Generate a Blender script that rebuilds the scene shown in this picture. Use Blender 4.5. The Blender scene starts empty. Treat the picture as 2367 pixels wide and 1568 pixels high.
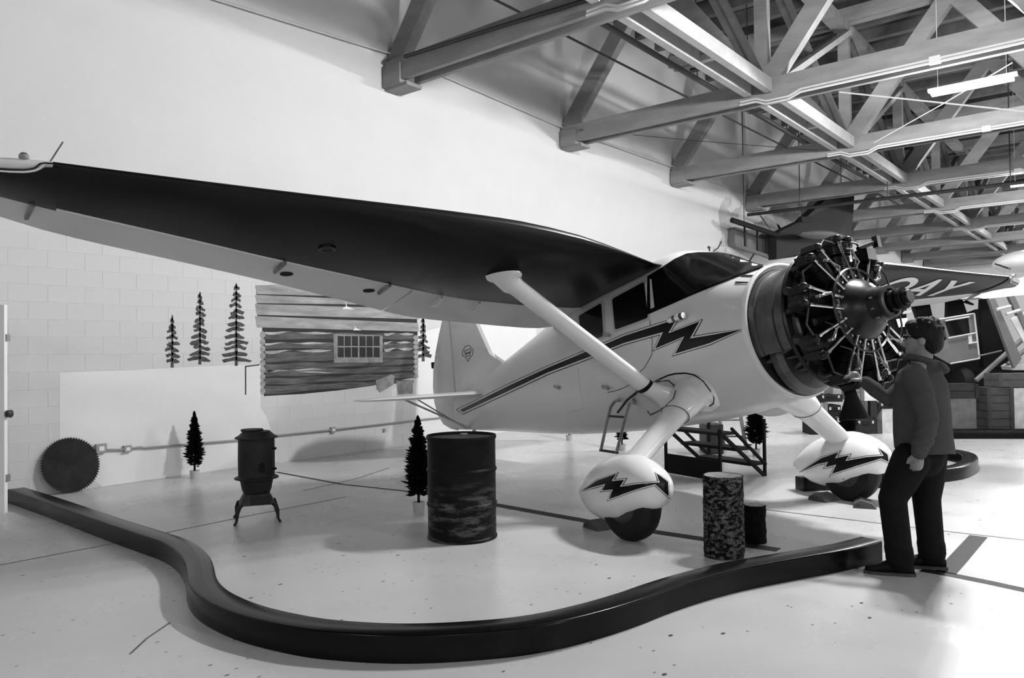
import bpy, math, random
import numpy as np
from mathutils import Vector, Matrix
from mathutils.bvhtree import BVHTree
from mathutils.geometry import delaunay_2d_cdt

random.seed(7)
S = bpy.context.scene
COL = S.collection

# ------------------------------------------------------------------ camera
YAW, PITCH, ROLL, FPX = 0.88462, 0.017941, -0.013433, 1794.16
CAM = Vector((0.0, -9.7888, 1.55))
cf = Vector((math.sin(YAW) * math.cos(PITCH), math.cos(YAW) * math.cos(PITCH), math.sin(PITCH)))
cr0 = Vector((math.cos(YAW), -math.sin(YAW), 0.0))
cu0 = cr0.cross(cf)
cr = cr0 * math.cos(ROLL) + cu0 * math.sin(ROLL)
cu = -cr0 * math.sin(ROLL) + cu0 * math.cos(ROLL)
cam = bpy.data.cameras.new('camera')
cam.sensor_width = 36.0
cam.lens = FPX / 2367.0 * 36.0
cam.clip_end = 300
camo = bpy.data.objects.new('camera', cam)
COL.objects.link(camo)
camo.matrix_world = Matrix((
    (cr.x, cu.x, -cf.x, CAM.x), (cr.y, cu.y, -cf.y, CAM.y), (cr.z, cu.z, -cf.z, CAM.z), (0, 0, 0, 1)))
S.camera = camo

# ------------------------------------------------------------------ light
W = bpy.data.worlds.new('world'); S.world = W
W.use_nodes = True
W.node_tree.nodes['Background'].inputs[0].default_value = (0.5, 0.5, 0.5, 1)
W.node_tree.nodes['Background'].inputs[1].default_value = 0.02
S.view_settings.view_transform = 'Standard'
S.view_settings.look = 'None'
S.view_settings.exposure = 0.06
S.view_settings.gamma = 1.0
S.view_settings.use_curve_mapping = False
LAMP_W = 700.0       # watts of each fluorescent fixture (down-facing tubes)
POW = {(8.2, -8.1): 2.1, (14.9, -7.6): 1.5, (24.9, -7.6): 1.1, (-5.2, -7.6): 0.5}   # power factors tuned to deepen the shadows; the fixtures are alike
for _x in (-5.2, 4.8, 14.9, 24.9, 35.0, 45.0): POW[(_x, -16.2)] = 0.58; POW[(_x, -24.6)] = 0.6
LAMPS = []           # filled below: (x, y, z)
for lx in (-5.2, 4.85, 14.9, 24.9, 35.0, 45.0):
    for ly in (-7.6, -16.2, -24.6):
        if (lx, ly) == (4.85, -7.6): lx, ly = 8.2, -8.1
        LAMPS.append((lx, ly, 5.9))
        lx = 4.85 if lx == 8.2 else lx

# ------------------------------------------------------------------ pixel helpers
def ray(x, y):
    return cf + cr * ((x - 1183.5) / FPX) - cu * ((y - 784.0) / FPX)
def ground(x, y, z=0.0):
    d = ray(x, y); return CAM + d * ((z - CAM.z) / d.z)
def onwall(x, y, Y=0.0):
    d = ray(x, y); return CAM + d * ((Y - CAM.y) / d.y)
def onX(x, y, X):
    d = ray(x, y); return CAM + d * ((X - CAM.x) / d.x)
def atdepth(x, y, depth):
    return CAM + ray(x, y) * depth
def height_at(P, x, y):
    d = ray(x, y)
    t = math.hypot(P.x - CAM.x, P.y - CAM.y) / math.hypot(d.x, d.y)
    return CAM.z + d.z * t

# ------------------------------------------------------------------ materials
MATS = {}
def mat(name, v, rough=0.6, metal=0.0, var=0.0, vscale=6.0, bump=0.0, bscale=40.0, spec=0.5, coat=0.0,
        stretch=None, dark=None, emit=0.0):
    if name in MATS: return MATS[name]
    m = bpy.data.materials.new(name); m.use_nodes = True
    nt = m.node_tree; b = nt.nodes['Principled BSDF']
    b.inputs['Base Color'].default_value = (v, v, v, 1)
    b.inputs['Roughness'].default_value = rough
    b.inputs['Metallic'].default_value = metal
    b.inputs['Specular IOR Level'].default_value = spec
    b.inputs['Coat Weight'].default_value = coat
    b.inputs['Coat Roughness'].default_value = 0.08
    if emit:
        b.inputs['Emission Color'].default_value = (1, 1, 1, 1)
        b.inputs['Emission Strength'].default_value = emit
    if var or bump:
        tc = nt.nodes.new('ShaderNodeTexCoord'); src = tc.outputs['Object']
        if stretch:
            mp = nt.nodes.new('ShaderNodeMapping'); mp.inputs['Scale'].default_value = stretch
            nt.links.new(src, mp.inputs[0]); src = mp.outputs[0]
    if var:
        n = nt.nodes.new('ShaderNodeTexNoise'); n.inputs['Scale'].default_value = vscale
        n.inputs['Detail'].default_value = 6; n.inputs['Roughness'].default_value = 0.65
        nt.links.new(src, n.inputs['Vector'])
        r = nt.nodes.new('ShaderNodeMapRange')
        r.inputs['From Min'].default_value = 0.3; r.inputs['From Max'].default_value = 0.7
        lo, hi = max(v * (1 - var), 0), min(v * (1 + var), 1)
        if dark is not None: lo = dark
        r.inputs['To Min'].default_value = lo; r.inputs['To Max'].default_value = hi
        nt.links.new(n.outputs['Fac'], r.inputs['Value'])
        nt.links.new(r.outputs[0], b.inputs['Base Color'])
    if bump:
        n2 = nt.nodes.new('ShaderNodeTexNoise'); n2.inputs['Scale'].default_value = bscale
        n2.inputs['Detail'].default_value = 5
        nt.links.new(src, n2.inputs['Vector'])
        bp = nt.nodes.new('ShaderNodeBump'); bp.inputs['Strength'].default_value = bump
        bp.inputs['Distance'].default_value = 0.02
        nt.links.new(n2.outputs['Fac'], bp.inputs['Height'])
        nt.links.new(bp.outputs[0], b.inputs['Normal'])
    MATS[name] = m
    return m

M_wall = mat('wall_paint', 0.60, 0.75, var=0.03, vscale=0.8, bump=0.08, bscale=30)
M_snow = mat('mural_snow_paint', 0.74, 0.7, var=0.03, vscale=2)
M_white = mat('white_gloss', 0.80, 0.22, spec=0.5, coat=0.25)
M_cream = mat('aircraft_cream', 0.68, 0.3, var=0.02, vscale=2, coat=0.25)
M_dark_wing = mat('aircraft_dark', 0.006, 0.34, var=0.3, vscale=1.2, spec=0.22)
M_black = mat('gloss_black', 0.004, 0.3, spec=0.2)
M_matte = mat('matt_black', 0.006, 0.65, spec=0.15)
M_rubber = mat('rubber', 0.010, 0.55, bump=0.1, spec=0.2)
M_glass = mat('dark_glass', 0.004, 0.16, spec=0.3)
M_chrome = mat('chrome', 0.75, 0.18, metal=1.0)
M_steel = mat('dull_steel', 0.32, 0.42, metal=0.8, var=0.3, vscale=8)
M_engine = mat('engine_black', 0.006, 0.32, var=0.5, vscale=20, spec=0.35)
M_engine2 = mat('engine_grey', 0.05, 0.4, metal=0.6, var=0.4, vscale=15)
M_timber = mat('timber', 0.20, 0.75, var=0.3, vscale=3, stretch=(1, 0.25, 1), bump=0.1)
M_timber_d = mat('timber_dark', 0.07, 0.8, var=0.3, vscale=3, bump=0.1)
M_timber_w = mat('timber_pale', 0.34, 0.7, var=0.12, vscale=4)  # paler timber tone for tie beams and one brace per set
M_joist = mat('joist_timber', 0.10, 0.8, var=0.3, vscale=3)
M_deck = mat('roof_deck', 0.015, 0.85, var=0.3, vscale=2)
M_kerb = mat('kerb_brown', 0.004, 0.24, var=0.2, vscale=3, spec=0.14)
M_pipe = mat('black_pipe', 0.02, 0.5)
M_condw = mat('white_conduit', 0.5, 0.45)
M_condg = mat('grey_conduit', 0.30, 0.5)

# ------------------------------------------------------------------ mesh builder
class MB:
    def __init__(self): self.v = []; self.f = []; self.mi = []
    def add(self, vs, fs, mi=0):
        o = len(self.v); self.v += [tuple(p) for p in vs]
        self.f += [tuple(i + o for i in f) for f in fs]; self.mi += [mi] * len(fs)
        return self
    def box(self, c, s, rot=None, mi=0):
        c = Vector(c); h = Vector(s) * 0.5
        vs = [Vector((x * h.x, y * h.y, z * h.z)) for x in (-1, 1) for y in (-1, 1) for z in (-1, 1)]
        if rot is not None: vs = [rot @ p for p in vs]
        return self.add([c + p for p in vs], [(0, 1, 3, 2), (4, 6, 7, 5), (0, 4, 5, 1), (2, 3, 7, 6), (0, 2, 6, 4), (1, 5, 7, 3)], mi)
    def beam(self, a, b, w, h, up=(0, 0, 1), mi=0):
        a = Vector(a); b = Vector(b); d = (b - a); L = d.length; d.normalize()
        up = Vector(up)
        if abs(d.dot(up)) > 0.98: up = Vector((1, 0, 0))
        s = d.cross(up).normalized(); u = s.cross(d)
        vs = []
        for p in (a, b):
            for i, j in ((-1, -1), (1, -1), (1, 1), (-1, 1)): vs.append(p + s * (i * w / 2) + u * (j * h / 2))
        return self.add(vs, [(3, 2, 1, 0), (4, 5, 6, 7), (0, 1, 5, 4), (1, 2, 6, 5), (2, 3, 7, 6), (3, 0, 4, 7)], mi)
    def loft(self, rings, cap=True, closed=True, mi=0):
        n = len(rings[0]); vs = [p for r in rings for p in r]; fs = []
        for i in range(len(rings) - 1):
            for j in range(n if closed else n - 1):
                k = (j + 1) % n
                fs.append((i * n + j, i * n + k, (i + 1) * n + k, (i + 1) * n + j))
        if cap:
            fs.append(tuple(reversed(range(n)))); fs.append(tuple((len(rings) - 1) * n + j for j in range(n)))
        return self.add(vs, fs, mi)
    def path(self, pts, r, seg=8, cap=True, mi=0, flat=1.0, side=None):
        pts = [Vector(p) for p in pts]; rs = r if isinstance(r, (list, tuple)) else [r] * len(pts)
        rings = []; prev = None
        for i, p in enumerate(pts):
            d = (pts[min(i + 1, len(pts) - 1)] - pts[max(i - 1, 0)]).normalized()
            if side is not None: s = Vector(side); s = (s - d * s.dot(d)).normalized()
            elif prev is None:
                s = d.cross(Vector((0, 0, 1)))
                if s.length < 0.05: s = d.cross(Vector((1, 0, 0)))
                s.normalize()
            else:
                s = (prev - d * prev.dot(d)).normalized()
            prev = s; u = d.cross(s)
            rings.append([p + s * (rs[i] * math.cos(2 * math.pi * k / seg)) + u * (rs[i] * flat * math.sin(2 * math.pi * k / seg)) for k in range(seg)])
        return self.loft(rings, cap, mi=mi)
    def tube(self, a, b, r, r2=None, seg=10, mi=0):
        return self.path([a, b], [r, r if r2 is None else r2], seg, mi=mi)
    def lathe(self, prof, o=(0, 0, 0), ax=(0, 0, 1), seg=24, cap=True, mi=0, ref=None):
        o = Vector(o); ax = Vector(ax).normalized()
        s = Vector(ref) if ref is not None else ax.cross(Vector((0, 0, 1)))
        if s.length < 0.05: s = Vector((1, 0, 0))
        s = (s - ax * s.dot(ax)).normalized(); u = ax.cross(s)
        rings = [[o + ax * h + (s * math.cos(2 * math.pi * k / seg) + u * math.sin(2 * math.pi * k / seg)) * r for k in range(seg)] for r, h in prof]
        return self.loft(rings, cap, mi=mi)
    def prism(self, poly, fr, t, mi=0):
        """poly 2D, fr(u,v,w)->3D, thickness t along w"""
        n = len(poly)
        vs = [fr(u, v, 0) for u, v in poly] + [fr(u, v, t) for u, v in poly]
        fs = [tuple(reversed(range(n))), tuple(range(n, 2 * n))] + [(i, (i + 1) % n, n + (i + 1) % n, n + i) for i in range(n)]
        return self.add(vs, fs, mi)
    def sphere(self, c, r, seg=12, rings=8, mi=0, rot=None):
        r = Vector(r) if not isinstance(r, (int, float)) else Vector((r, r, r)); c = Vector(c)
        R = []
        for i in range(rings + 1):
            t = math.pi * (0.02 + 0.96 * i / rings)
            row = []
            for k in range(seg):
                a = 2 * math.pi * k / seg
                p = Vector((r.x * math.sin(t) * math.cos(a), r.y * math.sin(t) * math.sin(a), -r.z * math.cos(t)))
                if rot is not None: p = rot @ p
                row.append(c + p)
            R.append(row)
        return self.loft(R, True, mi=mi)
    def mesh(self, name, mats, smooth=None):
        me = bpy.data.meshes.new(name); me.from_pydata(self.v, [], self.f); me.update()
        for m in (mats if isinstance(mats, (list, tuple)) else [mats]): me.materials.append(m)
        if isinstance(mats, (list, tuple)) and len(mats) > 1:
            me.polygons.foreach_set('material_index', self.mi)
        import bmesh
        bm = bmesh.new(); bm.from_mesh(me); bmesh.ops.recalc_face_normals(bm, faces=bm.faces); bm.to_mesh(me); bm.free()
        if smooth:
            me.polygons.foreach_set('use_smooth', [True] * len(me.polygons))
            me.set_sharp_from_angle(angle=math.radians(smooth))
        return me
    def build(self, name, mats, parent=None, smooth=35):
        return link(name, self.mesh(name, mats, smooth), parent)

def link(name, me, parent=None):
    o = bpy.data.objects.new(name, me); COL.objects.link(o)
    if parent is not None: o.parent = parent
    return o
def tag(o, label, cat=None, group=None, kind=None):
    if label: o['label'] = label
    if cat: o['category'] = cat
    if group: o['group'] = group
    if kind: o['kind'] = kind
    return o
def thing(name, label, cat, loc=(0, 0, 0), rz=0.0, group=None):
    o = bpy.data.objects.new(name, None); COL.objects.link(o)
    o.location = loc; o.rotation_euler = (0, 0, rz); o.empty_display_size = 0.2
    return tag(o, label, cat, group)
def struct(o): o['kind'] = 'structure'; return o
def copy_tree(o, parent=None):
    c = o.copy(); COL.objects.link(c)
    if parent is not None: c.parent = parent
    for ch in list(o.children): copy_tree(ch, c)
    return c

# ================================================================== SETTING
WALL_H = 9.75
def floor_material():
    m = bpy.data.materials.new('painted_concrete'); m.use_nodes = True
    nt = m.node_tree; b = nt.nodes['Principled BSDF']; L = nt.links.new
    tc = nt.nodes.new('ShaderNodeTexCoord')
    def noise(sc, det=4, rough=0.6):
        n = nt.nodes.new('ShaderNodeTexNoise'); n.inputs['Scale'].default_value = sc
        n.inputs['Detail'].default_value = det; n.inputs['Roughness'].default_value = rough
        L(tc.outputs['Object'], n.inputs['Vector']); return n
    def mr(src, a, bb, c, d):
        r = nt.nodes.new('ShaderNodeMapRange')
        for k, v in zip(('From Min', 'From Max', 'To Min', 'To Max'), (a, bb, c, d)): r.inputs[k].default_value = v
        L(src, r.inputs['Value']); return r.outputs[0]
    def mul(a, bb):
        r = nt.nodes.new('ShaderNodeMath'); r.operation = 'MULTIPLY'; L(a, r.inputs[0]); L(bb, r.inputs[1]); return r.outputs[0]
    base = mr(noise(0.9, 6).outputs['Fac'], 0.3, 0.7, 0.52, 0.60)
    def ramp(src, stops):
        r = nt.nodes.new('ShaderNodeValToRGB'); L(src, r.inputs[0]); e = r.color_ramp.elements
        e[0].position, e[1].position = stops[0][0], stops[1][0]
        for k in (0, 1): e[k].color = (stops[k][1],) * 3 + (1,)
        return r.outputs[0]
    def spots(scale, r0, cut, lo):
        vor = nt.nodes.new('ShaderNodeTexVoronoi'); vor.inputs['Scale'].default_value = scale
        mp = nt.nodes.new('ShaderNodeMapping'); mp.inputs['Scale'].default_value = (1, 1.6, 1)
        L(tc.outputs['Object'], mp.inputs[0]); L(mp.outputs[0], vor.inputs['Vector'])
        sep = nt.nodes.new('ShaderNodeSeparateColor'); L(vor.outputs['Color'], sep.inputs[0])
        d = ramp(vor.outputs['Distance'], ((r0 * .7, lo), (r0, 1.0)))
        k = ramp(sep.outputs[0], ((cut, 0.0), (cut + .01, 1.0)))
        mx = nt.nodes.new('ShaderNodeMath'); mx.operation = 'MAXIMUM'; L(d, mx.inputs[0]); L(k, mx.inputs[1])
        return mx.outputs[0]
    col = mul(base, spots(4.0, 0.085, 0.40, 0.10))
    col = mul(col, spots(9.0, 0.13, 0.28, 0.3))
    scf = ramp(noise(2.3, 10, 0.8).outputs['Fac'], ((0.60, 1.0), (0.95, 0.80)))
    col = mul(col, scf)
    L(col, b.inputs['Base Color'])
    L(mr(noise(1.6, 4).outputs['Fac'], 0.3, 0.7, 0.24, 0.36), b.inputs['Roughness'])
    b.inputs['Specular IOR Level'].default_value = 0.5
    return m
M_floor = floor_material()
floor = struct(MB().add([(-14, -29, 0), (52, -29, 0), (52, 0, 0), (-14, 0, 0)], [(0, 1, 2, 3)]).build('floor', M_floor, smooth=None))

# block wall
wall = struct(MB().box((19, 0.15, WALL_H / 2), (66, 0.3, WALL_H)).build('wall_back', M_wall, smooth=None))
blk = MB()
bw, bh, g_ = 0.405, 0.2, 0.004
hx, hz = (bw - g_) / 2, (bh - g_) / 2; bv = 0.003
blk.add([(-hx, 0, -hz), (hx, 0, -hz), (hx, 0, hz), (-hx, 0, hz),
         (-hx + bv, -0.003, -hz + bv), (hx - bv, -0.003, -hz + bv), (hx - bv, -0.003, hz - bv), (-hx + bv, -0.003, hz - bv)],
        [(4, 5, 6, 7), (0, 1, 5, 4), (1, 2, 6, 5), (2, 3, 7, 6), (3, 0, 4, 7)])
blkme = blk.mesh('block', M_wall)
for r in range(15):
    for c in range(20):
        x = 1.9 + c * bw + (bw / 2 if r % 2 else 0)
        o = link('block', blkme, wall); o.location = (x, 0, 0.1 + r * bh)
struct(MB().box((19, -29.15, WALL_H / 2), (66, 0.3, WALL_H)).build('wall_front', M_wall, smooth=None))
struct(MB().box((52.15, -14.5, WALL_H / 2), (0.3, 29, WALL_H)).build('wall_far', M_wall, smooth=None))
struct(MB().box((-14.15, -14.5, WALL_H / 2), (0.3, 29, WALL_H)).build('wall_near', M_wall, smooth=None))
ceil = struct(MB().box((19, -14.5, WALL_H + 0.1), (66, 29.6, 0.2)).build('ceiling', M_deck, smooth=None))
jme = MB().box((0, -14.5, 0), (0.2, 29, 0.34)).mesh('joist', M_joist)
nj = 0
X = 3.0
while X < 51.5:
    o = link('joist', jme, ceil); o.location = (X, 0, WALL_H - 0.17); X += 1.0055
# floor joints and strips
def strip(pts, w, name='joint', m=None, z=0.0012):
    mb = MB()
    P = [Vector((p.x, p.y, 0)) for p in pts]
    L_, R_ = [], []
    for i, p in enumerate(P):
        d = (P[min(i + 1, len(P) - 1)] - P[max(i - 1, 0)]).normalized(); s = Vector((-d.y, d.x, 0)) * w / 2
        L_.append(p + s + Vector((0, 0, z))); R_.append(p - s + Vector((0, 0, z)))
    n = len(P)
    mb.add(L_ + R_, [(i, i + 1, n + i + 1, n + i) for i in range(n - 1)])
    return mb.build(name, m or M_joint, floor, smooth=None)
M_joint = mat('joint_filler', 0.10, 0.6, var=0.4, vscale=10)
M_patch = mat('dark_floor_paint', 0.018, 0.6, spec=0.2, var=0.3, vscale=6)
strip([ground(-60, 1318), ground(263, 1257), ground(579, 1192), ground(800, 1149)], 0.018)
strip([ground(1040, 1150), ground(1148, 1168), ground(1400, 1213), ground(1620, 1246), ground(1800, 1272)], 0.13, m=M_patch)
strip([ground(640, 1092), ground(790, 1120), ground(930, 1135), ground(1040, 1150)], 0.05, m=M_patch)
strip([ground(1640, 1163), ground(1779, 1180), ground(2056, 1213), ground(2170, 1227), ground(2367, 1249)], 0.03)
strip([ground(2130, 1318), ground(2200, 1330), ground(2290, 1348), ground(2400, 1372)], 0.10, m=M_patch)
strip([ground(2262, 1240), ground(2235, 1270), ground(2212, 1296), ground(2185, 1325)], 0.13, m=M_patch)
strip([ground(300, 1513), ground(340, 1476), ground(393, 1440)], 0.012)
strip([ground(700, 1135), ground(820, 1108), ground(900, 1082)], 0.02)

# ------------------------------------------------------------------ roof trusses
TX = [8.8368 + 5.02747 * k for k in range(-1, 9)]
NODE = 4.45
def truss():
    t = thing('roof_truss', 'grey timber roof truss with doubled bottom chord and crossing diagonals under the roof joists', 'truss', group='timber trusses across the hangar')
    zb, zt = 6.06, 9.40
    for s in (-1, 1):
        MB().box((s * 0.15, -14.4, 6.24), (0.09, 28.7, 0.37)).build('bottom_chord', M_timber, t, None)
        MB().box((s * 0.15, -14.4, 9.27), (0.09, 28.7, 0.30)).build('top_chord', M_timber, t, None)
    MB().box((0, -0.24, 6.16), (0.46, 0.4, 0.34)).box((0, -0.3, 5.98), (0.34, 0.5, 0.06)).build('bearing_block', M_timber, t, None)
    y = 0.0; k = 0
    while y < 27:
        yt = y + NODE / 2
        MB().beam((0, -y - 0.12, 6.42), (0, -yt, 9.2), 0.2, 0.34, (0, 1, 0)).build('diagonal', M_timber, t, None)
        MB().beam((0, -yt, 9.2), (0, -y - NODE + 0.12, 6.42), 0.2, 0.34, (0, 1, 0)).build('diagonal', M_timber, t, None)
        y += NODE
        if y < 28: MB().box((0, -y, 7.75), (0.16, 0.24, 2.75)).build('post', M_timber, t, None)
    return t
TLAB = {1: 'grey timber roof truss carrying the black cable on its bottom chord', 2: 'grey timber roof truss next beyond the truss with the black cable',
        3: 'grey timber roof truss just beyond the glowing tube lamp', 4: 'grey timber roof truss with the long black pipe hung in front of it'}
t0 = truss()
for i, x in enumerate(TX):
    t = t0 if i == 0 else copy_tree(t0)
    t.location = (x, 0, 0)
    if i in TLAB: t['label'] = TLAB[i]
# longitudinal beam pairs and sway braces between trusses
span = TX[1] - TX[0]
bb = thing('tie_beam', 'pale pair of tie beams running lengthwise between two trusses', 'beam', group='lengthwise tie beams under the roof')
for s in (-1, 1):
    MB().box((span / 2, s * 0.19, 6.27), (span - 0.5, 0.13, 0.24)).build('rail', M_timber_w, bb, None)
MB().box((span * .55, 0, 6.25), (0.12, 0.26, 0.1)).build('spacer', M_timber_w, bb, None)
sb = thing('sway_brace', 'pair of slanting timber sway braces rising from truss foot to roof', 'brace', group='sway braces between the trusses')
for s in (-1, 1):
    MB().beam((0.25, s * 0.15, 6.45), (span - 0.25, s * 0.15, 8.8), 0.12, 0.17, (0, 1, 0)).build('brace', M_timber_d if s > 0 else M_timber_w, sb, None)
    MB().beam((span - 0.25, s * 0.05, 6.45), (0.25, s * 0.05, 8.8), 0.08, 0.15, (0, 1, 0)).build('brace', M_timber_d, sb, None)
first = True
for i in range(len(TX) - 1):
    for y in (-NODE, -4 * NODE):
        a = bb if first else copy_tree(bb); b_ = sb if first else copy_tree(sb); first = False
        a.location = (TX[i], y, 0); b_.location = (TX[i], y, 0)
pb = tag(MB().box((span / 2, 0, 9.0), (span - 0.4, 0.3, 0.22)).build('purlin', M_timber, None, None), 'stout timber purlin between two trusses just below the joists', 'beam', 'purlins under the joists')
first = True
for i in range(len(TX) - 1):
    for y in (-NODE, -2 * NODE, -3 * NODE):
        a = pb if first else pb.copy()
        if not first: COL.objects.link(a)
        first = False; a.location = (TX[i], y, 0)
# conduits on the trusses
for i, x in enumerate(TX[1:7]):
    c = thing('chord_conduit', 'white electrical conduit pair clipped along a truss bottom chord', 'conduit', group='white conduits along the trusses')
    for k, (dx, z) in enumerate(((-0.225, 6.09), (-0.235, 6.035))):
        MB().path([(x + dx, -4.1, z), (x + dx, -4.4, z), (x + dx - 0.03, -4.6, z - 0.09), (x + dx - 0.03, -5.0, z - 0.09), (x + dx, -5.2, z), (x + dx, -18, z)], 0.02, 6).build('pipe', M_condw, c)
    for yy in (-7.3, -8.6, -12):
        MB().box((x - 0.25, yy, 6.06), (0.07, 0.16, 0.12)).build('junction_box', M_condw, c)
# black sprinkler pipes with hangers
sp = thing('sprinkler_pipe', 'black sprinkler pipe running lengthwise beside the block wall', 'pipe')
MB().tube((10.4, -2.9, 7.0), (30, -2.9, 7.0), 0.055).build('pipe', M_pipe, sp)
MB().tube((9.0, -1.9, 7.15), (30, -3.1, 6.6), 0.022).build('branch_pipe', M_pipe, sp)
for x in (12.0, 14.4, 17.0, 19.4, 22.0, 24.4, 27.0):
    MB().tube((x, -2.9, 7.0), (x, -2.9, 9.5), 0.012, seg=6).build('hanger_rod', M_pipe, sp)
sp2 = thing('sprinkler_pipe', 'long black sprinkler pipe hung crosswise below a truss chord', 'pipe')
pA, pB = onX(1728, 497, 23.2), onX(2367, 421, 23.2)
pB = pA + (pB - pA) * 1.6
MB().tube(pA, pB, 0.05).build('pipe', M_pipe, sp2)
for f in (0.14, 0.35, 0.6, 0.85):
    q = pA.lerp(pB, f); MB().tube(q, (q.x, q.y, 9.4), 0.014, seg=6).build('hanger_rod', M_pipe, sp2)
# black cable on truss
for pts, lab in (([onX(935, 131, 8.6), onX(1100, 79, 8.6), onX(1370, -4, 8.6)], 'black cable and clamp lying on a truss bottom chord'),):
    tag(MB().path(pts, 0.03, 6).build('cable', M_pipe), lab, 'cable')
# picture wires along wall
tag(MB().path([onwall(470, -12, -0.1), onwall(930, 132, -0.1), onwall(1310, 298, -0.1), onwall(1562, 388, -0.1), onwall(1735, 450, -0.1)], 0.012, 5).build('wall_wire', M_condw),
    'thin pale wire strung along the wall past the truss ends', 'wire')
tag(MB().path([onX(1340, 300, 13.6), onX(1600, 325, 16.2), onX(1890, 348, 18.6)], 0.008, 5).build('stay_wire', M_pipe), 'thin dark stay wire slanting between two truss chords', 'wire')
tag(MB().path([onX(1940, 213, 14.0), onX(2367, 258, 14.6)], 0.014, 5).build('stay_wire', M_condw), 'white stay wire crossing below the glowing tube lamp', 'wire')
tag(MB().path([onX(2020, 330, 17.6), onX(2180, 240, 16.9), onX(2340, 145, 16.0)], 0.010, 5).build('stay_wire', M_condw), 'white stay wire rising behind the glowing tube lamp', 'wire')

# ------------------------------------------------------------------ fluorescent lamps
M_tube = mat('lit_tube', 0.9, 0.5, emit=24.0)
M_lampb = mat('lamp_body', 0.8, 0.5)
lp = thing('tube_lamp', 'glowing fluorescent tube lamp hung on wires below the trusses', 'lamp', group='fluorescent lamps under the roof')
MB().box((0, 0, 0.07), (0.12, 1.3, 0.05)).build('housing', M_lampb, lp, None)
for s in (-1, 1): MB().tube((s * 0.05, -0.6, 0), (s * 0.05, 0.6, 0), 0.026, seg=8).build('tube', M_tube, lp)
for s in (-1, 1): MB().tube((0, s * 0.5, 0.1), (0, s * 0.5, 3.4), 0.006, seg=5).build('hanger_wire', M_condw, lp)
def add_light(parent):
    for yy in (-.42, 0, .42):      # bare tubes shine all round
        l = bpy.data.lights.new('lamp_light', 'POINT'); l.shadow_soft_size = 0.12
        l.energy = LAMP_W / 3 * POW.get((round(parent.location.x, 1), round(parent.location.y, 1)), 1.0)
        o = bpy.data.objects.new('lamp_light', l); COL.objects.link(o); o.parent = parent
        o.location = (0, yy, -0.17)
for i, P in enumerate(LAMPS):
    o = lp if i == 0 else copy_tree(lp)
    if i == 0: lamp_objs = []
    lamp_objs.append(o); o.location = P
for o in lamp_objs:
    add_light(o)
    if abs(o.location.x - 14.9) < .1 and o.location.y > -8: o['label'] = 'glowing fluorescent tube lamp with white stay wires crossing beside it'

# ================================================================== AIRCRAFT
PM = Vector((6.9369, -6.9701, 0.0))
PX = Vector((-0.32096, -0.92723, 0.19345)); 
_psi, _rho, _th = -1.903608, -0.0228595, 0.1946793
_xv = Vector((math.cos(_psi), math.sin(_psi), 0)); _yv = Vector((-math.sin(_psi), math.cos(_psi), 0)); _zv = Vector((0, 0, 1))
PX = _xv * math.cos(_th) + _zv * math.sin(_th)
_z0 = PX.cross(_yv)
PY = _yv * math.cos(_rho) + _z0 * math.sin(_rho)
PZ = PX.cross(PY)
AC = thing('airplane', 'cream high-wing airplane with dark wing undersides, black lightning stripe and exposed radial engine', 'airplane')
AC.matrix_world = Matrix(((PX.x, PY.x, PZ.x, PM.x), (PX.y, PY.y, PZ.y, PM.y), (PX.z, PY.z, PZ.z, PM.z), (0, 0, 0, 1)))
R3 = Matrix(((PX.x, PX.y, PX.z), (PY.x, PY.y, PY.z), (PZ.x, PZ.y, PZ.z)))
def toloc(P): return R3 @ (Vector(P) - PM)
CL = toloc(CAM)
def lray(x, y): return R3 @ ray(x, y)
def ply(x, y, yy): d = lray(x, y); return CL + d * ((yy - CL.y) / d.y)
def plx(x, y, xx): d = lray(x, y); return CL + d * ((xx - CL.x) / d.x)
def groundz(x, y):   # local z of the floor under local (x, y)
    return -(x * PX.z + y * PY.z) / PZ.z

def lerp_tab(tab, x):
    """smooth interpolation of rows (x, a, b, ...) sorted descending or ascending"""
    t = sorted(tab); xs = [r[0] for r in t]
    if x <= xs[0]: return list(t[0][1:])
    if x >= xs[-1]: return list(t[-1][1:])
    i = max(k for k in range(len(xs)) if xs[k] <= x); i = min(i, len(xs) - 2)
    h = xs[i + 1] - xs[i]; s = (x - xs[i]) / h; out = []
    for c in range(1, len(t[0])):
        def sl(k):
            if k <= 0: return (t[1][c] - t[0][c]) / (xs[1] - xs[0])
            if k >= len(xs) - 1: return (t[-1][c] - t[-2][c]) / (xs[-1] - xs[-2])
            d0 = (t[k][c] - t[k - 1][c]) / (xs[k] - xs[k - 1]); d1 = (t[k + 1][c] - t[k][c]) / (xs[k + 1] - xs[k])
            return 0 if d0 * d1 <= 0 else 2 * d0 * d1 / (d0 + d1)
        m0, m1 = sl(i) * h, sl(i + 1) * h; p0, p1 = t[i][c], t[i + 1][c]
        out.append((2 * s**3 - 3 * s**2 + 1) * p0 + (s**3 - 2 * s**2 + s) * m0 + (-2 * s**3 + 3 * s**2) * p1 + (s**3 - s**2) * m1)
    return out
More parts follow.
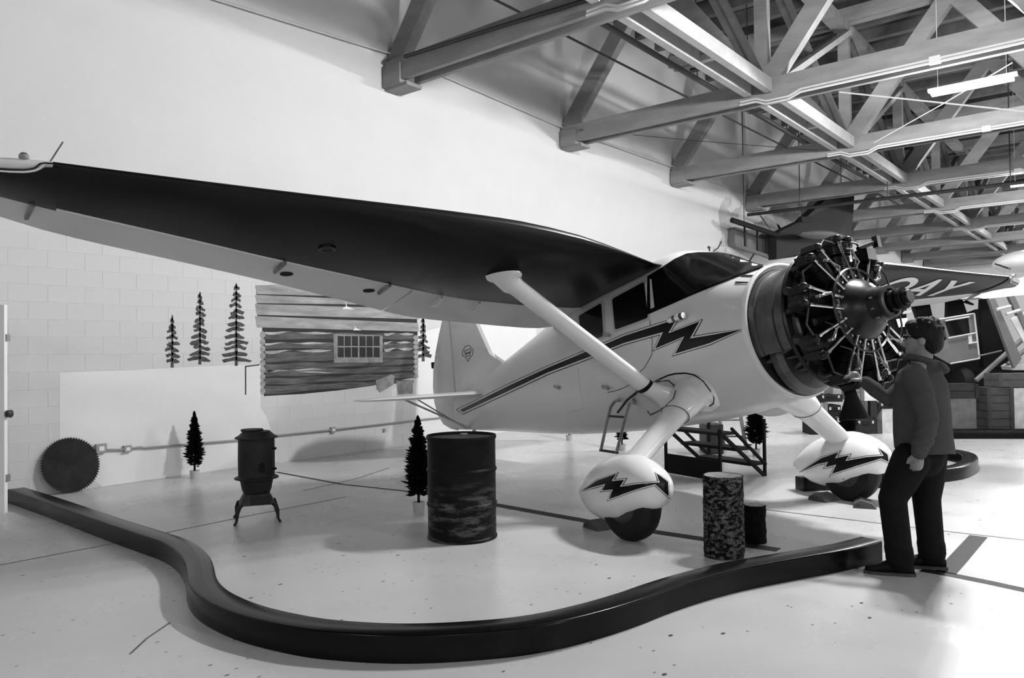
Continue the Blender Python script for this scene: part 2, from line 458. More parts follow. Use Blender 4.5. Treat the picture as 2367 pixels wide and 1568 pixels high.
# x, ztop, zbot, zc, half width, exponent
FUS = [(0.74, 2.20, 1.01, 1.605, .595, 2.0), (0.55, 2.255, .985, 1.60, .612, 2.05), (0.30, 2.39, .965, 1.58, .628, 2.15),
       (0.0, 2.565, .95, 1.56, .638, 2.6), (-.3, 2.65, .945, 1.56, .642, 3.1), (-1.0, 2.66, .955, 1.57, .642, 3.3),
       (-1.6, 2.62, .985, 1.60, .62, 3.1), (-2.3, 2.55, 1.04, 1.65, .55, 2.6), (-3.0, 2.44, 1.12, 1.70, .44, 2.3),
       (-4.0, 2.28, 1.26, 1.74, .28, 2.1), (-5.0, 2.10, 1.40, 1.75, .14, 2.0), (-5.75, 1.98, 1.50, 1.74, .045, 2.0)]
def section(tab, x, n, y0=0.0):
    zt, zb, zc, hw, e = lerp_tab(tab, x); out = []
    for k in range(n):
        a = 2 * math.pi * k / n; s, c = math.sin(a), math.cos(a)
        b = (zt - zc) if c > 0 else (zc - zb)
        r = (abs(s / hw) ** e + abs(c / b) ** e) ** (-1 / e)
        out.append(Vector((x, y0 + r * s, zc + r * c)))
    return out
xs = list(np.linspace(0.74, -5.75, 90))
fus_mb = MB().loft([section(FUS, x, 72) for x in xs])
fuselage = fus_mb.build('fuselage', M_cream, AC, 40)
BV = {}
def bvh(*mbs):
    vs, fs = [], []
    for m in mbs:
        o = len(vs); vs += [Vector(p) for p in m.v]; fs += [tuple(i + o for i in f) for f in m.f]
    return BVHTree.FromPolygons(vs, fs)
def cast(B, x, y):
    d = lray(x, y).normalized(); h = B.ray_cast(CL, d, 60)
    return h[0], h[1], d
def offset_poly(poly, d):
    n = len(poly); A = sum(poly[i][0] * poly[(i + 1) % n][1] - poly[(i + 1) % n][0] * poly[i][1] for i in range(n))
    sg = 1 if A > 0 else -1; out = []
    for i in range(n):
        p0, p1, p2 = (Vector(poly[j % n]) for j in (i - 1, i, i + 1))
        e1 = (p1 - p0).normalized(); e2 = (p2 - p1).normalized()
        n1 = Vector((e1.y, -e1.x)) * sg; n2 = Vector((e2.y, -e2.x)) * sg
        b = n1 + n2
        if b.length < 0.3: b = (n1 + n2 + e1 * 0.5).normalized() * 2
        else: b = b / max(b.length_squared / 2, 0.35)
        out.append(tuple(p1 + b * d))
    return out
def patch(poly, B, off, step=9.0):
    """polygon given in photo pixels laid on the surface below it"""
    pts = []; n = len(poly)
    for i in range(n):
        a, b = Vector(poly[i]), Vector(poly[(i + 1) % n]); k = max(1, int((b - a).length / step))
        for j in range(k): pts.append(a.lerp(b, j / k))
    nb = len(pts); edges = [(i, (i + 1) % nb) for i in range(nb)]
    x0, x1 = min(p.x for p in pts), max(p.x for p in pts); y0, y1 = min(p.y for p in pts), max(p.y for p in pts)
    gx = x0 + step / 2
    allp = list(pts)
    while gx < x1:
        gy = y0 + step / 2
        while gy < y1: allp.append(Vector((gx, gy))); gy += step
        gx += step
    r = delaunay_2d_cdt(allp, edges, [], 1, 1e-4)
    vs, fs = r[0], r[2]; V3 = []; ok = []
    for p in vs:
        h, nn, d = cast(B, p.x, p.y)
        if h is None: V3.append(None); continue
        if nn.dot(d) > 0: nn = -nn
        V3.append(h + nn * off)
    mb = MB(); idx = {}
    for f in fs:
        if any(V3[i] is None for i in f): continue
        Q = [V3[i] for i in f]
        if max((Q[0] - Q[1]).length, (Q[1] - Q[2]).length) > 0.6: continue
        ff = []
        for i in f:
            if i not in idx: idx[i] = len(mb.v); mb.v.append(tuple(V3[i]))
            ff.append(idx[i])
        mb.f.append(tuple(ff)); mb.mi.append(0)
    return mb
def mirror(mb):
    m = MB(); m.v = [(a, -b, c) for a, b, c in mb.v]; m.f = [tuple(reversed(f)) for f in mb.f]; m.mi = list(mb.mi); return m
def both(mb, name, m, sm=35):
    o = mb.build(name, m, AC, sm); mirror(mb).build(name, m, AC, sm); return o
BF = bvh(fus_mb)
def surf_line(B, pts, r, off=0.0, step=12, seg=5):
    P = []
    for i in range(len(pts) - 1):
        a, b = Vector(pts[i]), Vector(pts[i + 1]); k = max(1, int((b - a).length / step))
        P += [a.lerp(b, j / k) for j in range(k)]
    P.append(Vector(pts[-1])); Q = []
    for p in P:
        h, nn, d = cast(B, p.x, p.y)
        if h is not None: Q.append(h + (nn if nn.dot(d) < 0 else -nn) * off)
    return MB().path(Q, r, seg)

M_line = mat('white_line', 0.75, 0.35)
M_frame = mat('window_frame', 0.50, 0.35)
BOLT = [(1064, 948), (1177, 892), (1266, 851), (1352, 815), (1385, 802), (1444, 777), (1547, 744), (1562, 743), (1546, 771), (1618, 744), (1596, 783), (1650, 774), (1716, 762),
        (1640, 794), (1562, 818), (1583, 778), (1516, 806), (1534, 768), (1444, 793), (1396, 812), (1367, 824), (1266, 862), (1177, 904), (1071, 953)]
both(patch(offset_poly(BOLT, 5.0), BF, 0.004), 'stripe_outline', M_black)
both(patch(offset_poly(BOLT, 3.4), BF, 0.006), 'stripe_border', M_line)
both(patch(BOLT, BF, 0.008), 'lightning_stripe', M_black)
def rnd(poly, r=6):
    out = []; n = len(poly)
    for i in range(n):
        p0, p1, p2 = (Vector(poly[j % n]) for j in (i - 1, i, i + 1))
        a = p1 + (p0 - p1).normalized() * r; b = p1 + (p2 - p1).normalized() * r
        out += [tuple(a), tuple(p1 * 0.5 + (a + b) * 0.25), tuple(b)]
    return out
for w in ([(1339, 731), (1391, 701), (1396, 778), (1346, 793)], [(1416, 692), (1490, 652), (1499, 735), (1423, 763)]):
    both(patch(rnd(offset_poly(w, 5)), BF, 0.004), 'window_frame', M_frame)
    both(patch(rnd(w, 5), BF, 0.008), 'window_pane', M_glass)
# windshield : side panes traced, centre line from the symmetry plane
WS = [(1499, 724), (1545, 704), (1595, 682), (1656, 657), (1710, 636), (1762, 618), (1735, 604), (1697, 591), (1670, 588), (1640, 587), (1615, 587), (1588, 590), (1561, 602), (1534, 620), (1500, 641)]
both(patch(offset_poly(WS, 3), BF, 0.005), 'windshield_frame', M_black)
both(patch(WS, BF, 0.009), 'windshield', M_glass)
both(patch([(1504, 647), (1508, 646), (1515, 711), (1506, 715)], BF, 0.013), 'windshield_post', M_frame)
both(surf_line(BF, [(1534, 620), (1560, 640), (1585, 662), (1607, 677)], 0.008, 0.008), 'windshield_bar', M_black)
# door seam lines, louvres, handles
M_seam = mat('seam', 0.06, 0.6)
both(surf_line(BF, [(1502, 740), (1508, 790), (1507, 820), (1490, 850), (1470, 870)], 0.004), 'door_seam', M_seam)
both(surf_line(BF, [(1405, 908), (1430, 902), (1450, 893), (1458, 886)], 0.004), 'door_seam', M_seam)
both(surf_line(BF, [(1336, 850), (1342, 905), (1350, 945), (1310, 955)], 0.0025), 'panel_seam', M_frame)
for pl in ([(1700, 652), (1730, 653), (1731, 656), (1700, 656)], [(1712, 637), (1742, 637), (1743, 641), (1714, 640)]):
    both(patch(pl, BF, 0.006), 'louvre', M_matte)
both(patch([(1674, 705), (1702, 708), (1700, 713), (1694, 717), (1690, 712), (1674, 710)], BF, 0.01), 'step_plate', M_line)
for px_, py_ in ((1290, 895), (1402, 896), (1405, 775)):
    h, nn, d = cast(BF, px_, py_)
    both(MB().beam(h + nn * .02 + Vector((-.05, 0, 0.02)), h + nn * .03 + Vector((.06, 0, -.02)), 0.012, 0.03).tube(h, h + nn * .03, .012, seg=6), 'door_handle', M_steel)
# striped canister on the cowl side
h, nn, d = cast(BF, 1573, 737)
for mb_, mm_ in ((MB().tube(h + nn * .05 + Vector((-.10, 0, 0)), h + nn * .05 + Vector((.09, 0, 0)), .03, seg=12), M_white),
                 (MB().tube(h + nn * .05 + Vector((-.04, 0, 0)), h + nn * .05 + Vector((-.01, 0, 0)), .032, seg=12).tube(h + nn * .05 + Vector((.05, 0, 0)), h + nn * .05 + Vector((.085, 0, 0)), .032, seg=12), M_seam)):
    mb_.build('flare_canister', mm_, AC)
# tail emblem : small shield outline
M_emb = mat('emblem_ink', 0.08, 0.5)

# ---- fin, rudder, stabilizer
def slab(poly, t, edge=0.35):
    """closed plate in the symmetry plane, rounded edge"""
    c = Vector((sum(p[0] for p in poly) / len(poly), 0, sum(p[1] for p in poly) / len(poly))); rings = []
    for f, w in ((0.0, -t), (0.9, -t * .8), (1.0, 0.0), (0.9, t * .8), (0.0, t)):
        rings.append([Vector((c.x + (x - c.x) * max(f, .02), w, c.z + (z - c.z) * max(f, .02))) for x, z in poly])
    return MB().loft(rings, True)
def curve(pts, n=6):
    out = []; m = len(pts)
    for i in range(m):
        p0, p1, p2, p3 = (np.array(pts[j % m], float) for j in (i - 1, i, i + 1, i + 2))
        for k in range(n):
            t = k / n
            out.append(tuple(0.5 * ((2 * p1) + (-p0 + p2) * t + (2 * p0 - 5 * p1 + 4 * p2 - p3) * t * t + (-p0 + 3 * p1 - 3 * p2 + p3) * t**3)))
    return out
fin_mb = slab([(-4.05, 2.2), (-4.36, 2.30), (-4.50, 2.52), (-4.77, 2.97), (-4.95, 3.22), (-5.2, 3.40), (-5.5, 3.48), (-5.72, 3.48), (-5.72, 1.9), (-5.0, 1.9)], 0.05)
fin = fin_mb.build('fin', M_cream, AC, 50)
rud_mb = slab([(-5.74, 3.48), (-5.92, 3.40), (-6.08, 3.2), (-6.28, 2.9), (-6.43, 2.6), (-6.50, 2.3), (-6.50, 2.02), (-6.42, 1.80), (-6.25, 1.64), (-6.0, 1.54), (-5.74, 1.48)], 0.04)
rud = rud_mb.build('rudder', M_cream, AC, 50)
MB().tube((-5.73, 0, 1.5), (-5.73, 0, 3.4), .018, seg=8).build('rudder_hinge', M_frame, rud)
MB().box((-6.46, 0, 2.66), (.05, .05, .10)).build('tail_light', M_matte, rud)
BFr = bvh(rud_mb, fin_mb, fus_mb)
emb = [(1077, 800), (1085, 799), (1094, 808), (1093, 820), (1086, 828), (1082, 836), (1078, 828), (1069, 822), (1070, 810)]
ring = MB()
for pl in (emb, [(1074, 812), (1088, 806), (1090, 812), (1076, 818)], [(1076, 820), (1088, 815), (1086, 822), (1079, 825)]):
    m_ = surf_line(BFr, pl + [pl[0]], 0.006, 0.003, 6, 4); ring.add(m_.v, m_.f)
ring.build('tail_emblem', M_emb, rud)
MB().sphere(plx(1049, 757, -5.6) if False else ply(1049, 757, -0.05), .012, 8, 6).build('rivet_cap', M_white, rud)
# horizontal tail
sx, sz = -5.0, 1.955
alpha = math.atan2(CL.z - sz, CL.x - sx) + math.radians(0.2)
ca, sa = math.cos(alpha), math.sin(alpha)
def stab_pt(c, y, w): return Vector((sx + c * ca - w * sa, y, sz + c * sa + w * ca - .04 * abs(y)))
for sgn in (-1, 1):
    rings = []
    for y, c0, c1, t in ((.02, .50, -.16, .045), (.6, .46, -.16, .04), (1.2, .34, -.16, .034), (1.6, .2, -.16, .028), (1.8, .06, -.16, .02), (1.86, -.08, -.16, .01)):
        rr = []
        for k in range(14):
            a = 2 * math.pi * k / 14
            cc = (c0 + c1) / 2 + (c0 - c1) / 2 * math.cos(a); rr.append(stab_pt(cc, sgn * y, t * math.sin(a)))
        rings.append(rr)
    st = MB().loft(rings).build('stabilizer', M_cream, AC)
    rings = []
    for y, c1, t in ((.12, -.72, .03), (.6, -.78, .03), (1.2, -.7, .026), (1.6, -.56, .02), (1.84, -.34, .012)):
        rings.append([stab_pt(-.17, sgn * y, t), stab_pt(-.17, sgn * y, -t), stab_pt(c1, sgn * y, -.004), stab_pt(c1, sgn * y, .004)])
    MB().loft(rings).build('elevator', M_cream, AC)
    MB().path([(stab_pt(.1, sgn * 1.25, -.02)), (-5.25, sgn * .06, 1.46)], .014, 6).build('tail_brace', M_steel, AC)
    MB().path([(stab_pt(-.1, sgn * .98, -.02)), (-5.35, sgn * .06, 1.46)], .010, 6).build('tail_brace', M_steel, AC)
# tail wheel
tw = MB().lathe([(.02, -.045), (.10, -.045), (.125, 0), (.10, .045), (.02, .045)], (-5.35, 0, groundz(-5.35, 0) + .125), (0, 1, 0), 20).build('tail_wheel', M_rubber, AC)
MB().path([(-5.2, 0, 1.5), (-5.3, 0, groundz(-5.3, 0) + .13)], .03, 8).build('fork', M_steel, tw)

# ---- wings : |y|, LE x, hinge x, TE x, z LE, z hinge, z TE, bottom bulge, top bulge
WT = [(0.25, -0.36, -1.6, -2.25, 2.51, 2.43, 2.36, 0.0, 0.05), (0.62, -0.2, -1.6, -2.309, 2.455, 2.375, 2.315, 0.02, 0.07), (1.1, -0.07, -1.65, -2.395, 2.49, 2.39, 2.35, 0.09, 0.1), (1.6, -0.01, -1.7, -2.48, 2.555, 2.43, 2.4, 0.19, 0.1426), (2.2, 0, -1.57, -2.38, 2.61, 2.43, 2.41, 0.215, 0.1612), (2.6, 0, -1.42, -2.2, 2.625, 2.43, 2.42, 0.165, 0.155), (3.2, 0, -1.2, -1.87, 2.635, 2.44, 2.43, 0.085, 0.1364), (4.0, 0, -0.95, -1.5, 2.64, 2.47, 2.46, 0.05, 0.1116), (4.8, 0, -0.72, -1.2, 2.65, 2.52, 2.5, 0.04, 0.0868), (5.6, 0, -0.53, -0.95, 2.665, 2.58, 2.56, 0.04, 0.062), (6.0, -0.07, -0.46, -0.8, 2.675, 2.63, 2.62, 0.035, 0.0434), (6.25, -0.2, -0.46, -0.72, 2.68, 2.68, 2.675, 0.03, 0.0248), (6.4, -0.42, -0.48, -0.54, 2.685, 2.715, 2.71, 0.005, 0.0031)]
def gb(s):
    f = lambda t: .2969 * math.sqrt(t) - .126 * t - .3516 * t * t + .2843 * t**3 - .1036 * t**4
    return max((f(s) - f(1) * s) / .0996 if s < 1 else 0.0, 0.0)
def wz_low(y, x):
    a = lerp_tab(WT, abs(y)); s = min(max((a[0] - x) / max(a[0] - a[1], 1e-6), 0), 1)
    return a[3] + (a[4] - a[3]) * s - a[6] * gb(s)
SS = [0, .004, .015, .035, .07, .12, .2, .3, .4, .5, .6, .7, .8, .9, 1.0]
ys_ = [.25, .45, .62, .85, 1.1, 1.35, 1.6, 1.9, 2.2, 2.4, 2.6, 2.9, 3.2, 3.6, 4.0, 4.4, 4.8, 5.2, 5.6]
tip_ys = [5.6, 5.8, 6.0, 6.15, 6.25, 6.33, 6.40]
def wing_rings(ylist, sgn):
    low, up = [], []
    for y in ylist:
        a = lerp_tab(WT, y); lo = []; hi = []
        for s in SS:
            x = a[0] + (a[1] - a[0]) * s
            lo.append(Vector((x, sgn * y, a[3] + (a[4] - a[3]) * s - a[6] * gb(s))))
            c = a[0] - a[2]; sc = (a[0] - x) / c
            hi.append(Vector((x, sgn * y, a[3] + (a[4] + .05 - a[3]) * s + a[7] * gb(min(sc, .999)))))
        low.append(lo); up.append(hi)
    return low, up
BW = {}
for sgn in (-1, 1):
    low, up = wing_rings(ys_, sgn)
    lm = MB().loft(low, False, False); um = MB().loft(up, False, False)
    # rear spar face closes the panel
    back = MB().loft([[l[-1] for l in low], [u[-1] for u in up]], False, False)
    wm = MB(); wm.add(lm.v, lm.f, 0); ncol = len(SS) - 1; lead = 6 if sgn < 0 else 1
    wm.add(um.v, [f for k, f in enumerate(um.f) if k % ncol >= lead], 1); wm.add(um.v, [f for k, f in enumerate(um.f) if k % ncol < lead], 0); wm.add(back.v, back.f, 0)
    wing = wm.build('wing_panel', [M_dark_wing, M_cream], AC, 50)
    BW[sgn] = bvh(lm)
    # tip cap
    low, up = wing_rings(tip_ys, sgn)
    tm = MB(); a_ = MB().loft(low, False, False); b_ = MB().loft(up, False, False)
    tm.add(a_.v, a_.f); tm.add(b_.v, b_.f); c_ = MB().loft([[l[-1] for l in low], [u[-1] for u in up]], False, False); tm.add(c_.v, c_.f)
    tip = tm.build('wing_tip', M_cream, AC, 50)
    MB().sphere((-.03, sgn * 5.75, 2.70), (.05, .03, .025), 10, 6).build('navigation_light', M_steel, tip)
    MB().tube((-.08, sgn * 5.62, 2.70), (.06, sgn * 5.55, 2.79), .005, seg=5).build('pitot_tube', M_steel, tip)
    # aileron and flap
    def rear(y0, y1, n, name):
        rings = []
        for y in np.linspace(y0, y1, n):
            a = lerp_tab(WT, y); x0 = a[1] - .012; x1 = a[2]
            zl0, zl1 = a[4], a[5]; zu = a[4] + .05 + .02
            rings.append([Vector((x0, sgn * y, zl0)), Vector((x0 - .05, sgn * y, zl0 - .012)), Vector((x1, sgn * y, zl1)), Vector((x1, sgn * y, zl1 + .012)), Vector((x0 - .1, sgn * y, zu + .01)), Vector((x0, sgn * y, zu))])
        return MB().loft(rings).build(name, M_cream, AC)
    ail = rear(2.62, 6.05, 18, 'aileron'); flap = rear(.45, 2.60, 14, 'flap')
    for y, nm in ((3.02, 'lightening_hole'), (3.86, 'lightening_hole')):
        a = lerp_tab(WT, y); xh = a[1] - .24
        zz = a[4] + (a[5] - a[4]) * (.24 / (a[1] - a[2])) - .012
        MB().lathe([(.001, 0), (.055, 0), (.055, .004), (.001, .004)], (xh, sgn * y, zz - .004), (0, 0, 1), 16).build(nm, M_matte, ail)
    for y in (2.9, 3.95, 5.7):
        a = lerp_tab(WT, y)
        MB().beam((a[1] + .03, sgn * y, a[4] - .015), (a[1] - .16, sgn * (y + .04), a[4] - .045), .025, .03).build('hinge_bracket', M_steel, ail)
    for y in (1.75, 2.25, .95):
        a = lerp_tab(WT, y)
        MB().beam((a[1] + .02, sgn * y, a[4] - .02), (a[1] - .10, sgn * y, a[4] - .075), .02, .04).box((a[1] - .11, sgn * y, a[4] - .08), (.05, .10, .012)).build('flap_bracket', M_white, flap)
    # inspection ring
    z_ = wz_low(3.7, -.62)
    MB().lathe([(.045, -.004), (.06, -.008), (.075, -.004)], (-.62, sgn * 3.7, z_ - .002), (0, 0, 1), 20, cap=False).build('inspection_ring', M_dark_wing, wing)
    # paint edge lines
    MB().path([(lerp_tab(WT, y)[1] + .012, sgn * y, lerp_tab(WT, y)[4] - .004) for y in np.linspace(.5, 5.6, 30)], .007, 5).build('paint_line', M_line, wing)
# dark part of the tip underside with its curved edge
for sgn in (-1, 1):
    edge = [(5.57, -.001), (5.60, -.003), (5.64, -.008), (5.665, -.03), (5.69, -.05), (5.72, -.066), (5.75, -.078), (5.82, -.097), (5.9, -.115), (6.1, -.165), (6.25, -.27), (6.33, -.40)]
    rings = []
    for y, x0 in edge:
        h_ = lerp_tab(WT, y)[1]
        rings.append([Vector((x0 + (h_ - x0) * t, sgn * y, wz_low(y, x0 + (h_ - x0) * t) - .011)) for t in np.linspace(0, 1, 22) ** 1.7])
    tp = MB().loft(rings, False, False).build('tip_paint', M_dark_wing, AC)
    MB().path([(x + .012, sgn * y, wz_low(y, x + .012) - .010) for y, x in edge[1:]], .006, 5).build('paint_line', M_line, tp)
    MB().path([(x + .028, sgn * y, wz_low(y, x + .028) - .008) for y, x in edge[1:]], .005, 5).build('paint_line', M_black, tp)

# registration letters on the underside of the far wing
cu_ = bpy.data.curves.new('registration', 'FONT'); cu_.body = 'CF-OAY'; cu_.size = 1.0; cu_.align_x = 'LEFT'; cu_.offset = 0.018
to = bpy.data.objects.new('tmp_text', cu_); COL.objects.link(to)
dg = bpy.context.evaluated_depsgraph_get(); tme = bpy.data.meshes.new_from_object(to.evaluated_get(dg))
bpy.data.objects.remove(to)
mb = MB(); mb.v = [tuple(v.co) for v in tme.vertices]; mb.f = [tuple(p.vertices) for p in tme.polygons]; mb.mi = [0] * len(mb.f)
tx0, tx1 = min(v[0] for v in mb.v), max(v[0] for v in mb.v); ty0, ty1 = min(v[1] for v in mb.v), max(v[1] for v in mb.v)
import bmesh
def text_on_wing(y0, y1, xb, xt):
    me = bpy.data.meshes.new('registration_letters'); me.from_pydata(mb.v, [], mb.f)
    bm = bmesh.new(); bm.from_mesh(me)
    bmesh.ops.triangulate(bm, faces=bm.faces)
    for k in range(1, 40):
        c = tx0 + (tx1 - tx0) * k / 40
        bmesh.ops.bisect_plane(bm, geom=bm.verts[:] + bm.edges[:] + bm.faces[:], plane_co=(c, 0, 0), plane_no=(1, 0, 0))
    for k in range(1, 6):
        c = ty0 + (ty1 - ty0) * k / 6
        bmesh.ops.bisect_plane(bm, geom=bm.verts[:] + bm.edges[:] + bm.faces[:], plane_co=(0, c, 0), plane_no=(0, 1, 0))
    for v in bm.verts:
        u = (v.co.x - tx0) / (tx1 - tx0); w = (v.co.y - ty0) / (ty1 - ty0)
        y = y0 + (y1 - y0) * u; x = xb + (xt - xb) * w
        v.co = (x, y, wz_low(y, x) - .007)
    bm.to_mesh(me); bm.free(); me.materials.append(M_line)
    return link('registration_letters', me, AC)
text_on_wing(1.9, 4.93, -.60, -.11)

# ---- lift struts with flared ends
for sgn in (-1, 1):
    top = Vector((-.52, sgn * 2.16, wz_low(2.16, -.52) + .0)); bot = Vector((-.33, sgn * .83, 1.29)); foot = Vector((-.13, sgn * .60, 1.12))
    ax = (top - bot).normalized()
    rings = []
    chord = Vector((1, 0, 0)); 
    for t_, c_, th_ in ((1.0, .26, .13), (.985, .25, .12), (.96, .19, .095), (.93, .14, .085), (.90, .115, .066), (.5, .11, .06), (.0, .11, .06)):
        p = bot.lerp(top, t_); cv = (chord - ax * chord.dot(ax)).normalized(); tv = ax.cross(cv)
        if t_ > .94: cv = Vector((1, 0, -.12)).normalized(); tv = Vector((0, 1, 0)) * (1 if tv.y > 0 else -1)
        rings.append([p + cv * c_ * math.cos(a) + tv * th_ * math.sin(a) for a in np.linspace(0, 2 * math.pi, 24, endpoint=False)])
    st = MB().loft(rings).build('lift_strut', M_white, AC)
    ring_b = bot - ax * .0
    cv = (chord - ax * chord.dot(ax)).normalized(); tv = ax.cross(cv)
    rr = [[ring_b + ax * o + cv * .114 * math.cos(a) + tv * .064 * math.sin(a) for a in np.linspace(0, 2 * math.pi, 24, endpoint=False)] for o in (-.012, .028)]
    MB().loft(rr).build('strut_band', M_black, st)
    rings = []
    for t_, c_, th_ in ((0, .11, .061), (.3, .118, .067), (.55, .14, .085), (.8, .185, .12), (.98, .25, .17), (1.12, .29, .20)):
        p = bot.lerp(foot, t_)
        rings.append([p + cv * c_ * math.cos(a) + tv * th_ * math.sin(a) for a in np.linspace(0, 2 * math.pi, 28, endpoint=False)])
    sf_mb = MB().loft(rings); sf_mb.build('strut_fairing', M_white, AC)
    # gear fairing and leg
    wheel = Vector((.02, sgn * 1.456, groundz(.02, sgn * 1.456) + .315))
    a0, a1, a2 = Vector((.10, sgn * .50, 1.22)), Vector((.07, sgn * .80, 1.03)), Vector((.02, sgn * 1.42, wheel.z + .28))
    rings = []
    for P_, rx, rz_, d in ((Vector((-.02, sgn * .38, 1.21)), .25, .215, Vector((0, 1, 0))), (Vector((-.015, sgn * .50, 1.195)), .228, .175, Vector((0, 1, -.1))), (Vector((.005, sgn * .585, 1.17)), .212, .157, Vector((0, 1, -.35))), (Vector((.035, sgn * .68, 1.115)), .205, .14, Vector((0, 1, -.6))), (a1, .185, .118, Vector((0, 1, -.75))), (a1.lerp(a2, .12), .165, .10, a2 - a1)):
        d = d.normalized(); d = Vector((0, d.y * sgn, d.z)) if d is not (a2 - a1) else d
        if P_ != a0 and rx < .17: d = (a2 - a1).normalized()
        cvx = Vector((1, 0, 0)); cvx = (cvx - d * cvx.dot(d)).normalized(); tvx = d.cross(cvx)
        rings.append([P_ + cvx * rx * math.cos(a) + tvx * rz_ * math.sin(a) for a in np.linspace(0, 2 * math.pi, 28, endpoint=False)])
    gf_mb = MB().loft(rings); gf_mb.build('gear_fairing', M_white, AC)
    d = (a2 - a1).normalized(); cvx = (Vector((1, 0, 0)) - d * d.x).normalized(); tvx = d.cross(cvx); rings = []
    for t_, rx, rz_ in ((.08, .155, .092), (.4, .145, .08), (.8, .135, .075), (1.08, .125, .07)):
        P_ = a1.lerp(a2, t_)
        rings.append([P_ + cvx * rx * math.cos(a) + tvx * rz_ * math.sin(a) for a in np.linspace(0, 2 * math.pi, 28, endpoint=False)])
    leg = MB().loft(rings).build('gear_leg', M_white, AC)
    P_ = a1.lerp(a2, .12)
    MB().path([P_ + cvx * .167 * math.cos(a) + tvx * .102 * math.sin(a) for a in np.linspace(0, 2 * math.pi, 29)], .004, 5).build('seam_ring', M_seam, leg)
    if sgn < 0:
        BG = bvh(fus_mb, gf_mb, sf_mb); BFG = bvh(fus_mb)
        both(surf_line(BG, [(1497, 892), (1520, 879), (1545, 868), (1562, 864), (1585, 863), (1605, 867), (1625, 882), (1640, 902), (1650, 920), (1649, 933), (1640, 939)], .007, .001), 'fairing_seam', M_black)
        both(surf_line(BG, [(1503, 893), (1522, 882), (1545, 880), (1557, 890), (1562, 905), (1557, 922), (1540, 938), (1520, 952), (1503, 959), (1497, 950)], .006, .001), 'fairing_seam', M_black)
    # wheel pant : x, ztop, zbot, zc, hw, e   (heights above wheel ground point)
    g0 = wheel.z - .315
    PT = [(-.66, .45, .40, .425, .02, 2), (-.56, .53, .30, .42, .085, 2), (-.42, .61, .21, .42, .14, 2.05), (-.24, .675, .165, .42, .18, 2.1), (-.05, .705, .165, .42, .20, 2.1), (.10, .70, .21, .42, .205, 2.1),
          (.25, .655, .24, .42, .195, 2.1), (.36, .59, .25, .42, .165, 2.05), (.44, .515, .29, .415, .11, 2.0), (.475, .44, .37, .405, .03, 2.0)]
    PT = [(x, a + g0, b + g0, c + g0, h_, e) for x, a, b, c, h_, e in PT]
    pt_mb = MB().loft([section(PT, x, 32, wheel.y) for x in np.linspace(-.66, .475, 40)])
    pant = pt_mb.build('wheel_pant', M_white, AC, 50)
    wb = MB().lathe([(.09, -.09), (.20, -.105), (.27, -.10), (.305, -.065), (.315, -.03), (.312, -.026), (.312, -.02), (.315, -.016), (.315, .03), (.305, .065), (.27, .10), (.20, .105), (.09, .09)], wheel, (0, 1, 0), 40)
    wo = wb.build('wheel', M_rubber, AC)
    MB().lathe([(.001, -.095), (.10, -.11), (.17, -.10), (.19, -.09), (.19, .09), (.17, .10), (.10, .11), (.001, .095)], wheel, (0, 1, 0), 28).build('wheel_hub', M_engine2, wo)
    if sgn < 0:
        PB = [(1348, 1134), (1381, 1112), (1426, 1096), (1415, 1113), (1444, 1110), (1434, 1126), (1473, 1120), (1525, 1116), (1516, 1094), (1543, 1115), (1544, 1147), (1514, 1120), (1473, 1131), (1409, 1154), (1418, 1132), (1393, 1134), (1401, 1119), (1374, 1126)]
        holes = [(1419, 1172)]
    else:
        PB = [(1850, 1091), (1899, 1060), (1939, 1046), (1931, 1060), (1963, 1053), (1955, 1066), (1999, 1058), (2042, 1054), (2031, 1037), (2051, 1052), (2053, 1068), (2036, 1060), (1980, 1077), (1924, 1095), (1934, 1074), (1909, 1080), (1915, 1068), (1891, 1073)]
        holes = [(1919, 1104), (1949, 1108)]
    Bp = bvh(pt_mb)
    patch(offset_poly(PB, 3.6), Bp, .003, 5).build('stripe_outline', M_black, pant)
    patch(offset_poly(PB, 2.4), Bp, .005, 5).build('stripe_border', M_line, pant)
    patch(PB, Bp, .007, 5).build('lightning_stripe', M_black, pant)
    for hx_, hy_ in holes:
        h, nn, d = cast(Bp, hx_, hy_)
        if h is not None: MB().lathe([(.001, 0), (.013, 0), (.013, .004), (.001, .004)], h, nn, 10).build('bolt_hole', M_seam, pant)
# belly skids / boarding ladder
Lp = lambda x, y: ply(x, y, -.78)
ld = MB()
for pts in ([(1434, 925), (1422, 927), (1412, 940), (1400, 990), (1389, 1041)], [(1470, 932), (1456, 930), (1447, 962), (1436, 1005), (1425, 1047)]):
    ld.path([Lp(*q) for q in pts], .016, 8)
lad = ld.build('boarding_ladder', M_steel, AC)
MB().tube(Lp(1405, 962), Lp(1446, 965), .012).build('rung', M_pipe, lad)
MB().tube(Lp(1387, 1041), Lp(1428, 1047), .014).build('rung', M_pipe, lad)
MB().path([ply(1434, 925, -.78), ply(1430, 922, -.55)], .014, 6).path([ply(1470, 932, -.78), ply(1462, 922, -.55)], .014, 6).build('ladder_hook', M_steel, lad)
MB().path([ply(1427, 955, -.74), ply(1450, 925, -.68), ply(1475, 905, -.62)], .012, 6).build('step_arm', M_pipe, AC)
# ---- engine
EZ = 1.615
def ring_x(prof, seg=48, c=(0, EZ)): return MB().lathe([(r, x) for x, r in prof], (0, c[0], c[1]), (1, 0, 0), seg, ref=(0, 0, 1))
MB().lathe([(.60, .70), (.612, .735), (.608, .765), (.59, .77), (.575, .755), (.565, .70)], (0, 0, 1.605), (1, 0, 0), 64, cap=False).build('cowl_lip', M_white, AC)
ring_x([(.742, .56), (.75, .56), (.75, .01), (.742, .01)], 48, (0, 1.605)).build('firewall', M_engine2, AC)
